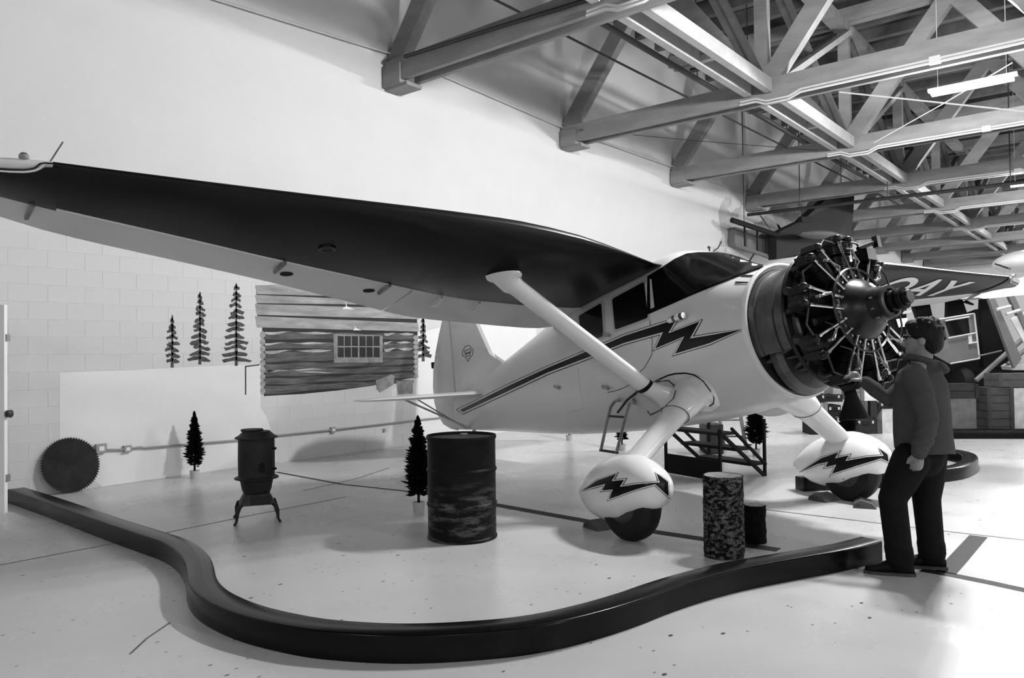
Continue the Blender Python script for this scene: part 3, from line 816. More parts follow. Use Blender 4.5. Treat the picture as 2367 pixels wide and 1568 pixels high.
# accessory shroud, open at the bottom
sh = MB(); prof = [(.75, .555), (.80, .545), (.805, .53), (.92, .52), (.925, .535), (.98, .535), (.985, .515), (1.08, .49), (1.14, .44)]
for a0_, a1_ in ((-2.05, 2.05),):
    rings = []
    for x, r in prof: rings.append([Vector((x, r * math.sin(a), 1.605 + r * math.cos(a))) for a in np.linspace(a0_, a1_, 48)])
    sh.loft(rings, False, False)
M_shroud = mat('shroud_metal', 0.12, 0.42, metal=0.55, var=0.35, vscale=5)
sho = sh.build('accessory_shroud', M_shroud, AC)
MB().lathe([(.36, .0), (.40, .04), (.40, .10), (.36, .14)], (.76, -.02, 1.42), (1, 0, 0), 32).build('oil_tank', M_shroud, AC)
mt = MB()
for a in (-2.6, -2.2, 2.2, 2.6, 1.2, -1.2):
    mt.tube((.75, .5 * math.sin(a), 1.605 + .5 * math.cos(a)), (1.16, .33 * math.sin(a + .2), EZ + .33 * math.cos(a + .2)), .018, seg=8)
    mt.tube((.75, .5 * math.sin(a), 1.605 + .5 * math.cos(a)), (1.16, .33 * math.sin(a - .35), EZ + .33 * math.cos(a - .35)), .018, seg=8)
mt.build('engine_mount', M_engine2, AC)
EX = .17
_eng0 = set(AC.children)
ring_x([(.94, .30), (.945, .585), (.97, .60), (.985, .585), (.985, .30)]).build('baffle_ring', M_engine, AC)
eng = ring_x([(.98, .05), (.98, .33), (1.04, .345), (1.06, .31), (1.20, .29), (1.22, .30), (1.24, .30), (1.255, .265), (1.29, .25), (1.34, .22), (1.38, .175), (1.40, .15), (1.44, .14), (1.49, .13), (1.49, .02)]).build('crankcase', M_engine, AC)
bolt_me = MB().tube((0, 0, 0), (.028, 0, 0), .011, seg=6).mesh('case_bolt', M_steel, 35)
for k in range(28):
    a, rr_, xx = (2 * math.pi * k / 18, .283, 1.235) if k < 18 else (2 * math.pi * k / 10, .135, 1.425)
    o_ = link('case_bolt', bolt_me, eng); o_.location = (xx, rr_ * math.sin(a), EZ + rr_ * math.cos(a))
ring_x([(1.48, .125), (1.52, .13), (1.53, .105), (1.50, .10)], 28).build('nose_ring', M_engine2, eng)
ps = ring_x([(1.49, .085), (1.575, .085), (1.58, .062), (1.67, .058), (1.68, .05), (1.68, .01)], 24).build('propeller_shaft', M_black, AC)
ring_x([(1.60, .058), (1.60, .085), (1.63, .085), (1.63, .058)], 24).build('shaft_nut', M_matte, ps)
# nine cylinders
def cyl_mesh():
    mb_ = MB(); prof = [(.085, .28), (.085, .31)]
    h_ = .31
    while h_ < .475:
        prof += [(.080, h_), (.096, h_ + .003), (.096, h_ + .007), (.080, h_ + .010)]; h_ += .0165
    prof += [(.092, .48), (.105, .485)]
    while h_ < .575:
        prof += [(.094, h_ + .01), (.110, h_ + .013), (.110, h_ + .017), (.094, h_ + .020)]; h_ += .0185
    prof += [(.085, .60), (.05, .615), (.01, .617)]
    mb_.lathe(prof, (1.125, 0, 0), (0, 0, 1), 20)
    return mb_
def head_mesh():
    mb_ = MB()
    for s in (-1, 1):
        Rm = Matrix.Rotation(s * .45, 3, 'X')
        mb_.box((1.14, s * .062, .605), (.15, .058, .07), Rm)
        mb_.sphere((1.20, s * .07, .615), (.045, .035, .035), 10, 6)
    return mb_
cm, hm = cyl_mesh().mesh('cylinder', M_engine, 35), head_mesh().mesh('rocker_box', M_engine, 35)
rod = MB()
for s in (-1, 1):
    rod.tube((1.27, s * .045, .235), (1.215, s * .075, .575), .0115, seg=8)
    rod.lathe([(.017, 0), (.017, .03)], (1.272, s * .045, .225), (-.16, s * .09, 1), 8); rod.lathe([(.016, 0), (.016, .03)], (1.222, s * .072, .55), (-.16, s * .09, 1), 8)
rm_ = rod.mesh('pushrod_tubes', M_chrome, 35)
pl_ = MB().tube((1.22, 0, .52), (1.28, .0, .50), .012, seg=8).path([(1.28, 0, .50), (1.27, .03, .42), (1.22, .06, .36), (1.15, .09, .33)], .007, 6).mesh('spark_lead', M_steel, 35)
ex_ = MB().path([(1.08, .06, .56), (1.02, .09, .58), (.97, .10, .54), (.95, .12, .50)], [.035, .036, .036, .034], 10).path([(1.07, -.06, .56), (1.0, -.07, .56), (.97, -.06, .45), (.98, -.05, .33)], .026, 8).mesh('intake_pipe', M_engine2, 35)
for k in range(9):
    a = 2 * math.pi * k / 9
    Mx = Matrix.Translation((0, 0, EZ)) @ Matrix.Rotation(-a, 4, 'X')
    cy_ = link('cylinder', cm, AC); cy_.matrix_local = Mx
    for nm, me_ in (('rocker_box', hm), ('pushrod_tubes', rm_), ('spark_lead', pl_), ('intake_pipe', ex_)):
        link(nm, me_, cy_)
MB().path([Vector((.965, .47 * math.sin(a), EZ + .47 * math.cos(a))) for a in np.linspace(-2.7, 2.7, 40)], .045, 10).build('exhaust_ring', M_engine, AC)
ring_x([(1.245, .345), (1.26, .355), (1.275, .345), (1.26, .335), (1.245, .345)], 48).build('ignition_ring', M_engine2, eng)
plug_me = MB().tube((1.20, 0, .5), (1.255, 0, .505), .011, seg=8).sphere((1.262, 0, .506), .014, 8, 6).mesh('spark_plug', M_chrome, 35)
pipe_me = MB().path([(1.20, .10, .60), (1.19, .2, .60), (1.20, .29, .50)], .009, 6).mesh('oil_pipe', M_engine2, 35)
lead_me = MB().path([(1.26, .02, .345), (1.285, .05, .40), (1.27, .03, .46), (1.262, 0, .50)], .006, 6).mesh('ignition_lead', M_steel, 35)
for k in range(9):
    Mx = Matrix.Translation((0, 0, EZ)) @ Matrix.Rotation(-2 * math.pi * k / 9, 4, 'X')
    for nm, me_ in (('spark_plug', plug_me), ('oil_pipe', pipe_me), ('ignition_lead', lead_me)):
        o_ = link(nm, me_, AC); o_.matrix_local = Mx
# exhaust stack flaring below
MB().path([(1.02, -.02, EZ - .47), (1.05, -.05, EZ - .58), (1.07, -.06, EZ - .68), (1.06, -.06, EZ - .86)], [.05, .045, .05, .12], 14, flat=.6).build('exhaust_stack', M_matte, AC)
MB().box((1.18, .30, EZ + .50), (.14, .12, .10)).tube((1.2, .2, EZ + .55), (1.22, .42, EZ + .62), .02).box((1.23, .43, EZ + .62), (.05, .05, .10)).build('generator', M_engine, AC)
MB().box((1.0, -.18, EZ - .30), (.14, .14, .12)).box((1.02, .15, EZ - .34), (.16, .12, .12)).build('carburettor', M_engine, AC)
for o_ in [o for o in AC.children if o not in _eng0]:
    o_.location.x += EX
# roof antenna
MB().path([(-.05, 0, 2.57), (.02, .03, 2.60), (.06, .05, 2.66)], .006, 5).build('antenna', M_pipe, AC)
MB().path([(.25, .15, 2.38), (.32, .18, 2.46)], .008, 5).build('antenna', M_pipe, AC)
MB().tube((-.25, .2, 2.6), (-.25, .2, 2.70), .008, seg=6).sphere((-.25, .2, 2.71), .018, 8, 6).build('antenna', M_pipe, AC)

# ================================================================== KERBS
def kerb(name, label, px_or_pts, h=0.145, w=0.175, inner=1):
    """swept timber border; points run along the outer foot on the floor"""
    P = [Vector((p.x, p.y, 0)) for p in px_or_pts]
    Q = []
    for i in range(len(P) - 1):
        p0, p1, p2, p3 = P[max(i - 1, 0)], P[i], P[i + 1], P[min(i + 2, len(P) - 1)]
        for k in range(8):
            t = k / 8
            Q.append(0.5 * ((2 * p1) + (-p0 + p2) * t + (2 * p0 - 5 * p1 + 4 * p2 - p3) * t * t + (-p0 + 3 * p1 - 3 * p2 + p3) * t**3))
    Q.append(P[-1])
    prof = [(0, 0), (0, h - .012), (.004, h - .004), (.012, h), (w - .012, h), (w - .004, h - .004), (w, h - .012), (w, 0)]
    rings = []
    for i, p in enumerate(Q):
        d = (Q[min(i + 1, len(Q) - 1)] - Q[max(i - 1, 0)]).normalized(); s = Vector((-d.y, d.x, 0)) * inner
        rings.append([p + s * u + Vector((0, 0, z)) for u, z in prof])
    o = MB().loft(rings).build(name, M_kerb, None, 40)
    return tag(o, label, 'kerb')
kp = [(16, 1163), (45, 1173), (105, 1195), (230, 1244), (330, 1281), (375, 1298), (405, 1318), (424, 1343), (430, 1366), (433, 1395), (446, 1421), (475, 1446), (530, 1474), (600, 1497), (700, 1519), (800, 1530), (900, 1535),
      (1000, 1534), (1100, 1528), (1200, 1518), (1300, 1500), (1400, 1473), (1480, 1446), (1545, 1420), (1620, 1394), (1720, 1366), (1850, 1340), (1960, 1319), (2040, 1297)]
kerb('display_kerb', 'long dark brown S-curved kerb bordering the cream airplane display', [ground(*q) for q in kp], inner=1)
kerb('display_kerb', 'dark glossy rounded kerb on the floor behind the person', [ground(*q) for q in [(1858, 1137), (1925, 1134), (2050, 1128), (2160, 1118), (2225, 1109), (2254, 1097), (2262, 1085), (2248, 1072), (2200, 1062), (2120, 1058)]], inner=1)
kerb('display_kerb', 'straight black kerb in front of the stacked crates by the parked plane', [ground(q, 1015) for q in (2150, 2220, 2300, 2380, 2480)], h=.16, inner=1)

# ================================================================== WALL FITTINGS AND MURAL
SURF = -0.0034       # face of the blocks
def wpoly(mb, px, t=0.002, base=SURF, mi=0):
    P = [onwall(x, y, base) for x, y in px]; n = len(P)
    vs = [Vector((p.x, base, p.z)) for p in P] + [Vector((p.x, base - t, p.z)) for p in P]
    fs = [tuple(range(n, 2 * n))] + [(i, (i + 1) % n, n + (i + 1) % n, n + i) for i in range(n)]
    return mb.add(vs, fs, mi)
snow = thing('snow_mural', 'white painted snow area low on the grey block wall', 'mural')
wpoly(MB(), [(138, 1050), (138, 862), (300, 856), (460, 848), (602, 842), (602, 942), (615, 962), (628, 1000), (640, 1066), (300, 1116), (236, 1126)], .0015).build('snow_field', M_snow, snow, None)
wpoly(MB(), [(966, 770), (1240, 700), (1240, 1000), (966, 1010)], .0015).build('snow_field', M_snow, snow, None)
mur = thing('cabin_mural', 'painted mural of a log cabin with plank roof and window on the block wall', 'mural')
M_plank = mat('mural_plank', 0.30, 0.8, var=0.45, vscale=1.6, stretch=(1, 1, 6))
M_log = mat('mural_log', 0.085, 0.8, var=0.9, vscale=1.8, stretch=(1, 1, 9), dark=0.015)
M_loghi = mat('mural_log_light', 0.42, 0.8, var=0.5, vscale=3, stretch=(1, 1, 5))
M_ink = mat('mural_ink', 0.02, 0.8)
M_mg = mat('mural_grey', 0.25, 0.8, var=0.4, vscale=6)
# cabin outlines: left edge x and right edge x, y as function
def lineY(x, yl, yr, xl=590, xr=965): return yl + (yr - yl) * (x - xl) / (xr - xl)
wpoly(MB(), [(606, 752), (965, 764), (965, 872), (930, 878), (860, 892), (780, 903), (700, 911), (610, 916)], .002).build('log_backing', M_ink, mur, None)  # dark ink field behind the painted logs
wpoly(MB(), [(592, 662), (964, 650), (964, 768), (596, 757)], .002).build('plank_backing', M_ink, mur, None)  # dark backing that shows as lines between the roof planks
pl_rows = [(660, 680, 640, 690), (682, 701, 692, 706), (703, 728, 708, 738), (731, 757, 741, 767)]
for yl0, yl1, yr0, yr1 in pl_rows:
    wpoly(MB(), [(590, yl0), (966, yr0 + 6), (968, yr1), (594, yl1)], .004).build('roof_plank', M_plank, mur, None)
lg = [(768, 784, 773, 785), (794, 806, 793, 806), (812, 838, 812, 826), (842, 856, 830, 842), (860, 872, 846, 858), (876, 890, 862, 874), (893, 912, 878, 884)]
for i, (a, b, c, d) in enumerate(lg):
    n = 16
    top = [(612 + (956 - 612) * k / n, a + (c - a) * k / n + 1.5 * math.sin(k * 1.3 + i * 2)) for k in range(n + 1)]
    bot_ = [(612 + (956 - 612) * k / n, b + (d - b) * k / n + 1.2 * math.sin(k * .9 + i)) for k in range(n, -1, -1)]
    wpoly(MB(), top + bot_, .004).build('log', M_log, mur, None)
for a, c, w_ in ((767, 771, 6), (793, 790, 5), (811, 805, 7), (856, 846, 4), (855, 868, 4)):
    n = 14
    for x0, x1 in ((612, 768), (888, 956)):
        if x0 > 800 and w_ == 4: continue
        top = [(x0 + (x1 - x0) * k / n, lineY(x0 + (x1 - x0) * k / n, a, c, 612, 956) + math.sin(k + a)) for k in range(n + 1)]
        wpoly(MB(), top + [(x, y + w_ * (.5 + .5 * math.sin(j * .7 + a))) for j, (x, y) in reversed(list(enumerate(top)))], .0055).build('log_highlight', M_loghi, mur, None)
for side, x, y0, y1 in ((0, 607, 766, 912), (1, 961, 775, 876)):
    n = 9
    for k in range(n):
        yc = y0 + (y1 - y0) * (k + .5) / n; r_ = (y1 - y0) / n / 2
        wpoly(MB(), [(x + 6 * math.cos(t), yc + r_ * math.sin(t)) for t in np.linspace(0, 2 * math.pi, 10, endpoint=False)], .005).build('log_end', M_plank, mur, None)
win = wpoly(MB(), [(770, 772), (884, 776), (884, 838), (772, 839)], .006).build('painted_window', M_mg, mur, None)
for a in range(6):
    for b in range(2):
        x0 = 780 + a * 16.3 + (1.5 if a > 2 else 0); y0 = 777 + b * 26
        wpoly(MB(), [(x0, y0), (x0 + 14, y0 + .5), (x0 + 14, y0 + 23.5), (x0, y0 + 23)], .008).build('pane', M_ink, win, None)
for pts in ([(868, 880), (905, 866), (912, 870), (908, 890), (878, 908), (871, 900)], [(916, 882), (954, 880), (954, 910), (920, 912)]):
    t_ = wpoly(MB(), pts, .006).build('painted_tub', M_mg, mur, None)
for pts in ([(797, 693), (801, 708), (819, 716), (790, 715), (799, 708)], [(813, 745), (822, 758), (834, 764), (816, 764), (820, 757)]):
    wpoly(MB(), pts, .009).build('painted_icicle', M_snow, mur, None)
M_pine = mat('mural_pine', 0.06, 0.85, var=0.7, vscale=12, dark=0.02)
random.seed(3)
for (x, yt, yb, wd, lab) in ((398, 728, 850, 22, 'painted pine tree on the wall, shortest of three beside the log cabin mural'), (462, 675, 843, 26, 'painted pine tree on the wall, middle one of three beside the log cabin mural'),
                             (546, 655, 846, 33, 'painted pine tree on the wall, tallest and closest to the log cabin roof'), (978, 735, 836, 18, 'painted pine tree on the wall between log cabin mural and tail fin')):
    tr = thing('painted_pine', lab, 'mural')
    wpoly(MB(), [(x - 1, yt), (x + 1, yt), (x + 3.5, yb), (x - 3.5, yb)], .003).build('painted_trunk', M_pine, tr, None)
    n = max(8, int((yb - yt) / 14))
    for k in range(n):
        f = (k + .6) / n; y = yt + (yb - yt - 12) * f
        for s in (-1, 1):
            half = wd * (.16 + .90 * f**.75) * random.uniform(.6, 1.12); dy = random.uniform(-3, 3)
            pts = [(x - s * 2, y + dy - 5)]
            for t in (.25, .5, .75): pts.append((x + s * half * t, y + dy - 4 * (1 - t) + 4 * t + random.uniform(-2.5, 1.5)))
            pts.append((x + s * half, y + dy + 4 + random.uniform(-2, 2)))
            for t in (.85, .6, .35): pts.append((x + s * half * t, y + dy + 6 + 3 * t + random.uniform(-1.5, 2.5)))
            pts.append((x - s * 2, y + dy + 5))
            wpoly(MB(), pts, .004).build('painted_bough', M_pine, tr, None)
tag(wpoly(wpoly(MB(), [(566, 846), (600, 842), (600, 845), (569, 849)], .004), [(566, 846), (569, 847), (569, 912), (566, 914)], .004).build('painted_rail', M_pine, None, None), 'painted thin rail beside the left corner of the log cabin mural', 'mural')
# far mural trees high on wall
fm = thing('forest_mural', 'pale grey painted trees on the wall below a distant truss', 'mural')
M_fm = mat('mural_forest', 0.42, 0.85, var=0.3, vscale=1.2)
for pts in ([(1668, 470), (1672, 462), (1680, 480), (1690, 495), (1700, 482), (1716, 478), (1728, 486), (1745, 490), (1760, 500), (1770, 515), (1790, 545), (1790, 592), (1740, 590), (1690, 570), (1672, 558), (1664, 520), (1661, 490)],):
    wpoly(MB(), pts, .003).build('painted_tree', M_fm, fm, None)
for c in ((1682, 468), (1720, 480), (1672, 560)):
    wpoly(MB(), [(c[0] + 9 * math.cos(t) * random.uniform(.7, 1.1), c[1] + 14 * math.sin(t) * random.uniform(.7, 1.1)) for t in np.linspace(0, 6.28, 14, endpoint=False)], .005).build('painted_tree', M_fm, fm, None)
for pts in ([(1780, 480), (1850, 470), (1855, 500), (1800, 530)], [(1742, 480), (1800, 520), (1812, 540), (1790, 545)]):
    wpoly(MB(), pts, .003).build('painted_tree', M_fm, fm, None)
# wall conduit with boxes
cd = thing('wall_conduit', 'grey electrical conduit with outlet boxes along the foot of the block wall', 'conduit')
def wp(x, y, o=.035): p = onwall(x, y, -o); return p
MB().path([wp(243, 1040), wp(280, 1040), wp(325, 1034), wp(333, 1036), wp(450, 1026), wp(560, 1017), wp(640, 1007), wp(760, 995), wp(985, 969), wp(1100, 957)], .014, 6).build('pipe', M_condg, cd)
for x, y, s in ((233, 1037, .12), (294, 1038, .09), (769, 994, .09)):
    p = wp(x, y, .03); b_ = MB().box((p.x, -.03, p.z), (s, .05, s * .9)).build('outlet_box', M_condg, cd, None)
    MB().box((p.x, -.058, p.z), (s * .5, .006, s * .45)).build('outlet_face', M_white, b_, None)
MB().box((wp(890, 995).x, -.02, wp(890, 995).z), (.05, .03, .05)).build('outlet_box', M_condg, cd, None)
# white door leaf edge on the far left
P0 = ground(14, 1186); Hd = height_at(P0, 10, 705)
dr = thing('white_door', 'white upright door leaf edge with dark hinges beside the saw blade', 'door', (P0.x, P0.y, 0))
dv = (ground(-60, 1186) - P0).normalized()
rz = math.atan2(dv.y, dv.x); dr.rotation_euler = (0, 0, rz)
MB().box((.45, 0, Hd / 2), (.9, .045, Hd)).build('leaf', mat('door_white', .86, .45), dr, None)
for yy in (781, 957, 1106):
    z_ = height_at(P0, 12, yy); MB().box((.01, -.02, z_), (.05, .05, .07)).build('hinge', M_steel, dr, None)
z_ = height_at(P0, 12, 957); MB().lathe([(.01, 0), (.035, .01), (.04, .05), (.01, .065)], (-.005, -.0, z_), (-1, 0, 0), 14).build('knob', M_pipe, dr)

# ================================================================== PROPS ON THE DISPLAY FLOOR
# saw blade
sbl = thing('saw_blade', 'large dark circular saw blade leaning on the block wall', 'saw blade')
c0 = onwall(165, 1085, -.10); Rr = .325
n = 64; prof_ = []
for k in range(n):
    a = 2 * math.pi * k / n
    prof_.append((Rr * math.cos(a), Rr * math.sin(a))); prof_.append(((Rr - .022) * math.cos(a + .07), (Rr - .022) * math.sin(a + .07)))
tilt = .22
def sfr(u, v, w): return Vector((u, v * math.sin(tilt) + w * math.cos(tilt), v * math.cos(tilt) - w * math.sin(tilt)))
M_rust = mat('rusty_iron', 0.014, 0.7, spec=.2, var=0.7, vscale=5, bump=.1)
MB().prism(prof_, sfr, .005).build('blade', M_rust, sbl, None)
MB().lathe([(.03, -.012), (.05, -.012), (.05, .004), (.03, .004)], (0, 0, 0), (0, -math.cos(tilt), math.sin(tilt)), 20, cap=False).build('arbor_collar', M_rust, sbl)
sbl.location = (c0.x, -.012 - Rr * math.sin(tilt) - .006, Rr * math.cos(tilt) + .002)

# steel drum
def drum_mat():
    m = mat('drum_paint', 0.006, 0.5, spec=0.12, var=0.6, vscale=4, bump=.15, bscale=12, stretch=(1, 1, 2))
    nt = m.node_tree; b = nt.nodes['Principled BSDF']
    tc = nt.nodes.new('ShaderNodeTexCoord'); n = nt.nodes.new('ShaderNodeTexNoise'); n.inputs['Scale'].default_value = 3.2; n.inputs['Detail'].default_value = 8; n.inputs['Roughness'].default_value = .72
    mp = nt.nodes.new('ShaderNodeMapping'); mp.inputs['Scale'].default_value = (1, 1, 5.0); nt.links.new(tc.outputs['Object'], mp.inputs[0]); nt.links.new(mp.outputs[0], n.inputs['Vector'])
    r = nt.nodes.new('ShaderNodeMapRange'); r.inputs['From Min'].default_value = .50; r.inputs['From Max'].default_value = .78
    nt.links.new(n.outputs['Fac'], r.inputs['Value'])
    sx_ = nt.nodes.new('ShaderNodeSeparateXYZ'); nt.links.new(tc.outputs['Object'], sx_.inputs[0])
    r2 = nt.nodes.new('ShaderNodeMapRange'); r2.inputs['From Min'].default_value = .52; r2.inputs['From Max'].default_value = .3; nt.links.new(sx_.outputs['Z'], r2.inputs['Value'])
    mu = nt.nodes.new('ShaderNodeMath'); mu.operation = 'MULTIPLY'; nt.links.new(r.outputs[0], mu.inputs[0]); nt.links.new(r2.outputs[0], mu.inputs[1])
    old = b.inputs['Base Color'].links[0].from_socket
    mx = nt.nodes.new('ShaderNodeMix'); mx.data_type = 'FLOAT'; nt.links.new(mu.outputs[0], mx.inputs[0]); nt.links.new(old, mx.inputs[2]); mx.inputs[3].default_value = .2
    nt.links.new(mx.outputs[0], b.inputs['Base Color'])
    return m
Pd = ground(1069, 1241)
dm = thing('oil_drum', 'dark scuffed steel oil drum with rolling ribs standing behind the curved kerb', 'drum', (Pd.x, Pd.y, 0), .6)
prof_ = [(.02, .012), (.27, .012), (.288, 0), (.296, .006), (.296, .02), (.288, .03), (.288, .27)]
for zc in (.29, .575): prof_ += [(.288, zc - .02), (.297, zc - .008), (.299, zc), (.297, zc + .008), (.288, zc + .02)]
prof_ += [(.288, .82), (.296, .835), (.298, .85), (.294, .862), (.287, .862), (.283, .845), (.27, .842), (.02, .842)]
MB().lathe(prof_, seg=64).build('drum_body', drum_mat(), dm)
MB().lathe([(.02, .84), (.035, .842), (.035, .856), (.005, .858)], (.16, 0, 0), (0, 0, 1), 16).build('bung', M_steel, dm)

# pot-belly stove
Ps = ground(594, 1203)
M_iron = mat('cast_iron', 0.018, 0.6, spec=.25, var=0.45, vscale=8, bump=.15, bscale=25)
M_iron2 = mat('worn_iron', 0.05, 0.65, var=0.4, vscale=10, spec=.2)
sv = thing('potbelly_stove', 'old cast iron pot-belly stove on four curved legs', 'stove', (Ps.x, Ps.y, 0), math.atan2(cf.y, cf.x) - math.pi / 2)
MB().lathe([(.10, .25), (.118, .26), (.135, .30), (.148, .37), (.152, .395)], seg=32).build('fire_pot', M_iron, sv)
MB().lathe([(.15, .385), (.20, .398), (.203, .408), (.17, .422), (.165, .43)], seg=32).build('foot_rail', M_iron, sv)
MB().lathe([(.166, .425), (.168, .6), (.165, .775), (.16, .78)], seg=36).build('stove_body', M_iron, sv)
MB().lathe([(.165, .772), (.194, .778), (.196, .786), (.16, .806), (.13, .835), (.125, .842), (.02, .845)], seg=32).build('top_plate', M_iron, sv)
MB().lathe([(.095, .84), (.105, .848), (.10, .862), (.02, .864)], (-.04, 0, 0), (0, 0, 1), 28).build('lid', M_iron, sv)
rings = []
for z, r_ in ((.26, .105), (.25, .115), (.175, .152), (.165, .156)):
    rings.append([(r_ * 1.02, -r_, z), (r_ * 1.02, r_, z), (-r_ * 1.02, r_, z), (-r_ * 1.02, -r_, z)])
base_o = MB().loft([[Vector(Matrix.Rotation(.35, 3, 'Z') @ Vector(p)) for p in r_] for r_ in rings]).build('ash_base', M_iron2, sv, 30)
Rz = Matrix.Rotation(.35, 3, 'Z')
MB().box(Rz @ Vector((.03, -.146, .212)), (.17, .03, .07), Rz @ Matrix.Rotation(-.3, 3, 'X')).build('ash_opening', M_black, base_o, None)
for k in range(4):
    a = math.radians(45 + 90 * k) + .35; d = Vector((math.cos(a), math.sin(a), 0))
    MB().path([d * .18 + Vector((0, 0, .175)), d * .225 + Vector((0, 0, .16)), d * .25 + Vector((0, 0, .11)), d * .258 + Vector((0, 0, .04)), d * .285 + Vector((0, 0, .006))], [.018, .028, .024, .014, .016], 10, flat=.55).build('leg', M_iron, sv)
dn = Vector((.55, -.83, 0))
door = MB().path([Vector((.17 * math.sin(t), -.17 * math.cos(t), .58)) for t in np.linspace(.1, 1.25, 10)], .085, 4, flat=.12, side=(0, 0, 1)).build('door', M_iron, sv)
for z in (.535, .50): MB().lathe([(.026, 0), (.026, .012), (.012, .02)], dn * .172 + Vector((0, 0, z)), dn, 14).build('draft_knob', M_matte, door)
for z in (.68, .49): MB().box((.18, -.03, z), (.03, .03, .02)).build('hinge_pin', M_matte, door, None)

# log rounds
def log_round(px_, r_, h_, label, m):
    P = ground(*px_); t = thing('log_round', label, 'log', (P.x, P.y, 0)); random.seed(int(r_ * 1000))
    n = 40; ph = [random.uniform(0, 6.28) for _ in range(6)]
    rings = []
    for j in range(15):
        z = h_ * j / 14
        rings.append([Vector(((r_ * (1 + .025 * math.sin(3 * a + ph[0]) + .02 * math.sin(7 * a + ph[1] + z * 3)) + random.uniform(-.007, .007)) * math.cos(a), (r_ * (1 + .03 * math.sin(2 * a + ph[2])) + random.uniform(-.007, .007)) * math.sin(a), z)) for a in np.linspace(0, 2 * math.pi, n, endpoint=False)])
    MB().loft(rings).build('bark', m, t, 60)
    top = rings[-1]; c = Vector((0, 0, h_))
    MB().loft([[p * .93 + Vector((0, 0, .001 + h_ * .07)) for p in top], [Vector((p.x * .03, p.y * .03, h_ + .004)) for p in top]], False).build('sawn_top', mat('sawn_wood', .34, .8, var=.3, vscale=14), t, None)
    return t
M_bark = mat('bark', 0.10, 0.9, spec=.1, var=0.95, vscale=26, bump=1.0, bscale=34, stretch=(1, 1, 1.5), dark=.006)
for n_ in M_bark.node_tree.nodes:
    if n_.type == 'MAP_RANGE': n_.inputs['From Min'].default_value = .46; n_.inputs['From Max'].default_value = .68
M_bark2 = mat('bark_dark', 0.008, 0.85, spec=.1, var=0.6, vscale=14, bump=.6, bscale=26)
log_round((1674, 1284), .152, .605, 'tall rough-barked log round standing just inside the curved kerb', M_bark)
log_round((1746, 1254), .082, .30, 'short dark log round beside the taller rough-barked log', M_bark2)

# small conifers
M_needle = mat('needles', 0.007, 0.7, spec=.1, var=0.5, vscale=20)
M_pot = mat('pot_grey', 0.45, 0.7)
def conifer(P, h, r_, label, seed=1, pot=.10):
    random.seed(seed)
    t = thing('potted_conifer', label, 'tree', (P.x, P.y, 0))
    MB().lathe([(.045, 0), (.05, .0), (.062, pot), (.05, pot), (.04, pot - .015)], seg=18).build('pot', M_pot, t)
    MB().path([(0, 0, pot - .02), (.005, 0, h * .5), (0, 0, h)], [.014, .01, .003], 6).build('trunk', M_bark2, t)
    mb_ = MB(); n = int(3600 * h)
    for _ in range(n):
        f = random.random() ** .85; z = pot + .06 + (h - pot - .04) * f
        env = r_ * (min(1, (1 - f) ** .8 * 1.15 + .05)) * (0.7 + .3 * min(1, f * 5 + .1)) * (.85 + .3 * math.sin(f * 23 + seed) ** 2); a = random.uniform(0, 6.283)
        L_ = env * random.uniform(.45, 1.08); d = Vector((math.cos(a), math.sin(a), random.uniform(-.05, .75))).normalized()
        b0 = Vector((0, 0, z)) + d * L_ * random.uniform(.1, .5); b1 = Vector((0, 0, z)) + d * L_
        s = d.cross(Vector((0, 0, 1))).normalized() * .009
        if random.random() < .5: s = d.cross(s).normalized() * .011
        mid = b0.lerp(b1, .5)
        mb_.add([b0, mid + s, b1, mid - s], [(0, 1, 2, 3)])
    fo = mb_.build('foliage', M_needle, t, None); fo['kind'] = 'stuff'
    return t
for px_, top, r_, lab, sd in (((450, 1106), (450, 955), .14, 'small dark conifer in a grey pot against the block wall beside the stove', 1), ((968, 1184), (978, 966), .17, 'bushy dark conifer in a pot behind the steel drum', 2),
                              ((1316, 1019), (1316, 880), .10, 'small potted conifer on the bright floor beyond the fuselage belly', 3), ((1438, 1042), (1438, 880), .14, 'small potted conifer seen through the boarding ladder', 4),
                              ((1748, 1054), (1748, 920), .19, 'bushy potted conifer behind the black step stand', 5), ((1958, 1026), (1960, 930), .18, 'dark potted conifer in front of the suitcases and crates', 6)):
    P = ground(*px_); conifer(P, height_at(P, *top), r_, lab, sd)

# black step stand
A_, B_, C_ = ground(1540, 1094), ground(1672, 1117), ground(1777, 1120)
U = (B_ - A_); U.z = 0; LU = 0.86; U.normalize(); V = Vector((-U.y, U.x, 0))
if V.dot(C_ - B_) < 0: V = -V
ss = thing('step_stand', 'black steel step stand with three treads under the airplane nose', 'steps', (A_.x, A_.y, 0), math.atan2(U.y, U.x))
sg = 1 if (Matrix.Rotation(-math.atan2(U.y, U.x), 3, 'Z') @ V).y > 0 else -1
def sp_(u, v, z): return Vector((u, sg * v, z))
M_stepb = mat('step_black', .004, .6, spec=.15)
M_tread = mat('step_tread', .02, .7, var=.4, vscale=20, spec=.15)
for z, v in ((.56, 0.0), (.36, .26), (.16, .52)):
    MB().box(sp_(.45, v + .13, z), (.9, .25, .035)).build('tread', M_tread, ss, None)
for u in (0.0, .9):
    MB().beam(sp_(u, -.02, .60), sp_(u, .78, 0.0), .03, .04).build('stringer', M_stepb, ss, None)
    MB().beam(sp_(u, .20, .62), sp_(u, .80, .14), .03, .03).build('stringer', M_stepb, ss, None)
    MB().beam(sp_(u, 0, 0), sp_(u, 0, .62), .03, .03).build('post', M_stepb, ss, None)
    MB().beam(sp_(u, .78, 0), sp_(u, .78, .70), .03, .03).build('post', M_stepb, ss, None)
MB().box(sp_(.45, 0, .13), (.9, .02, .24)).build('kick_panel', M_stepb, ss, None)

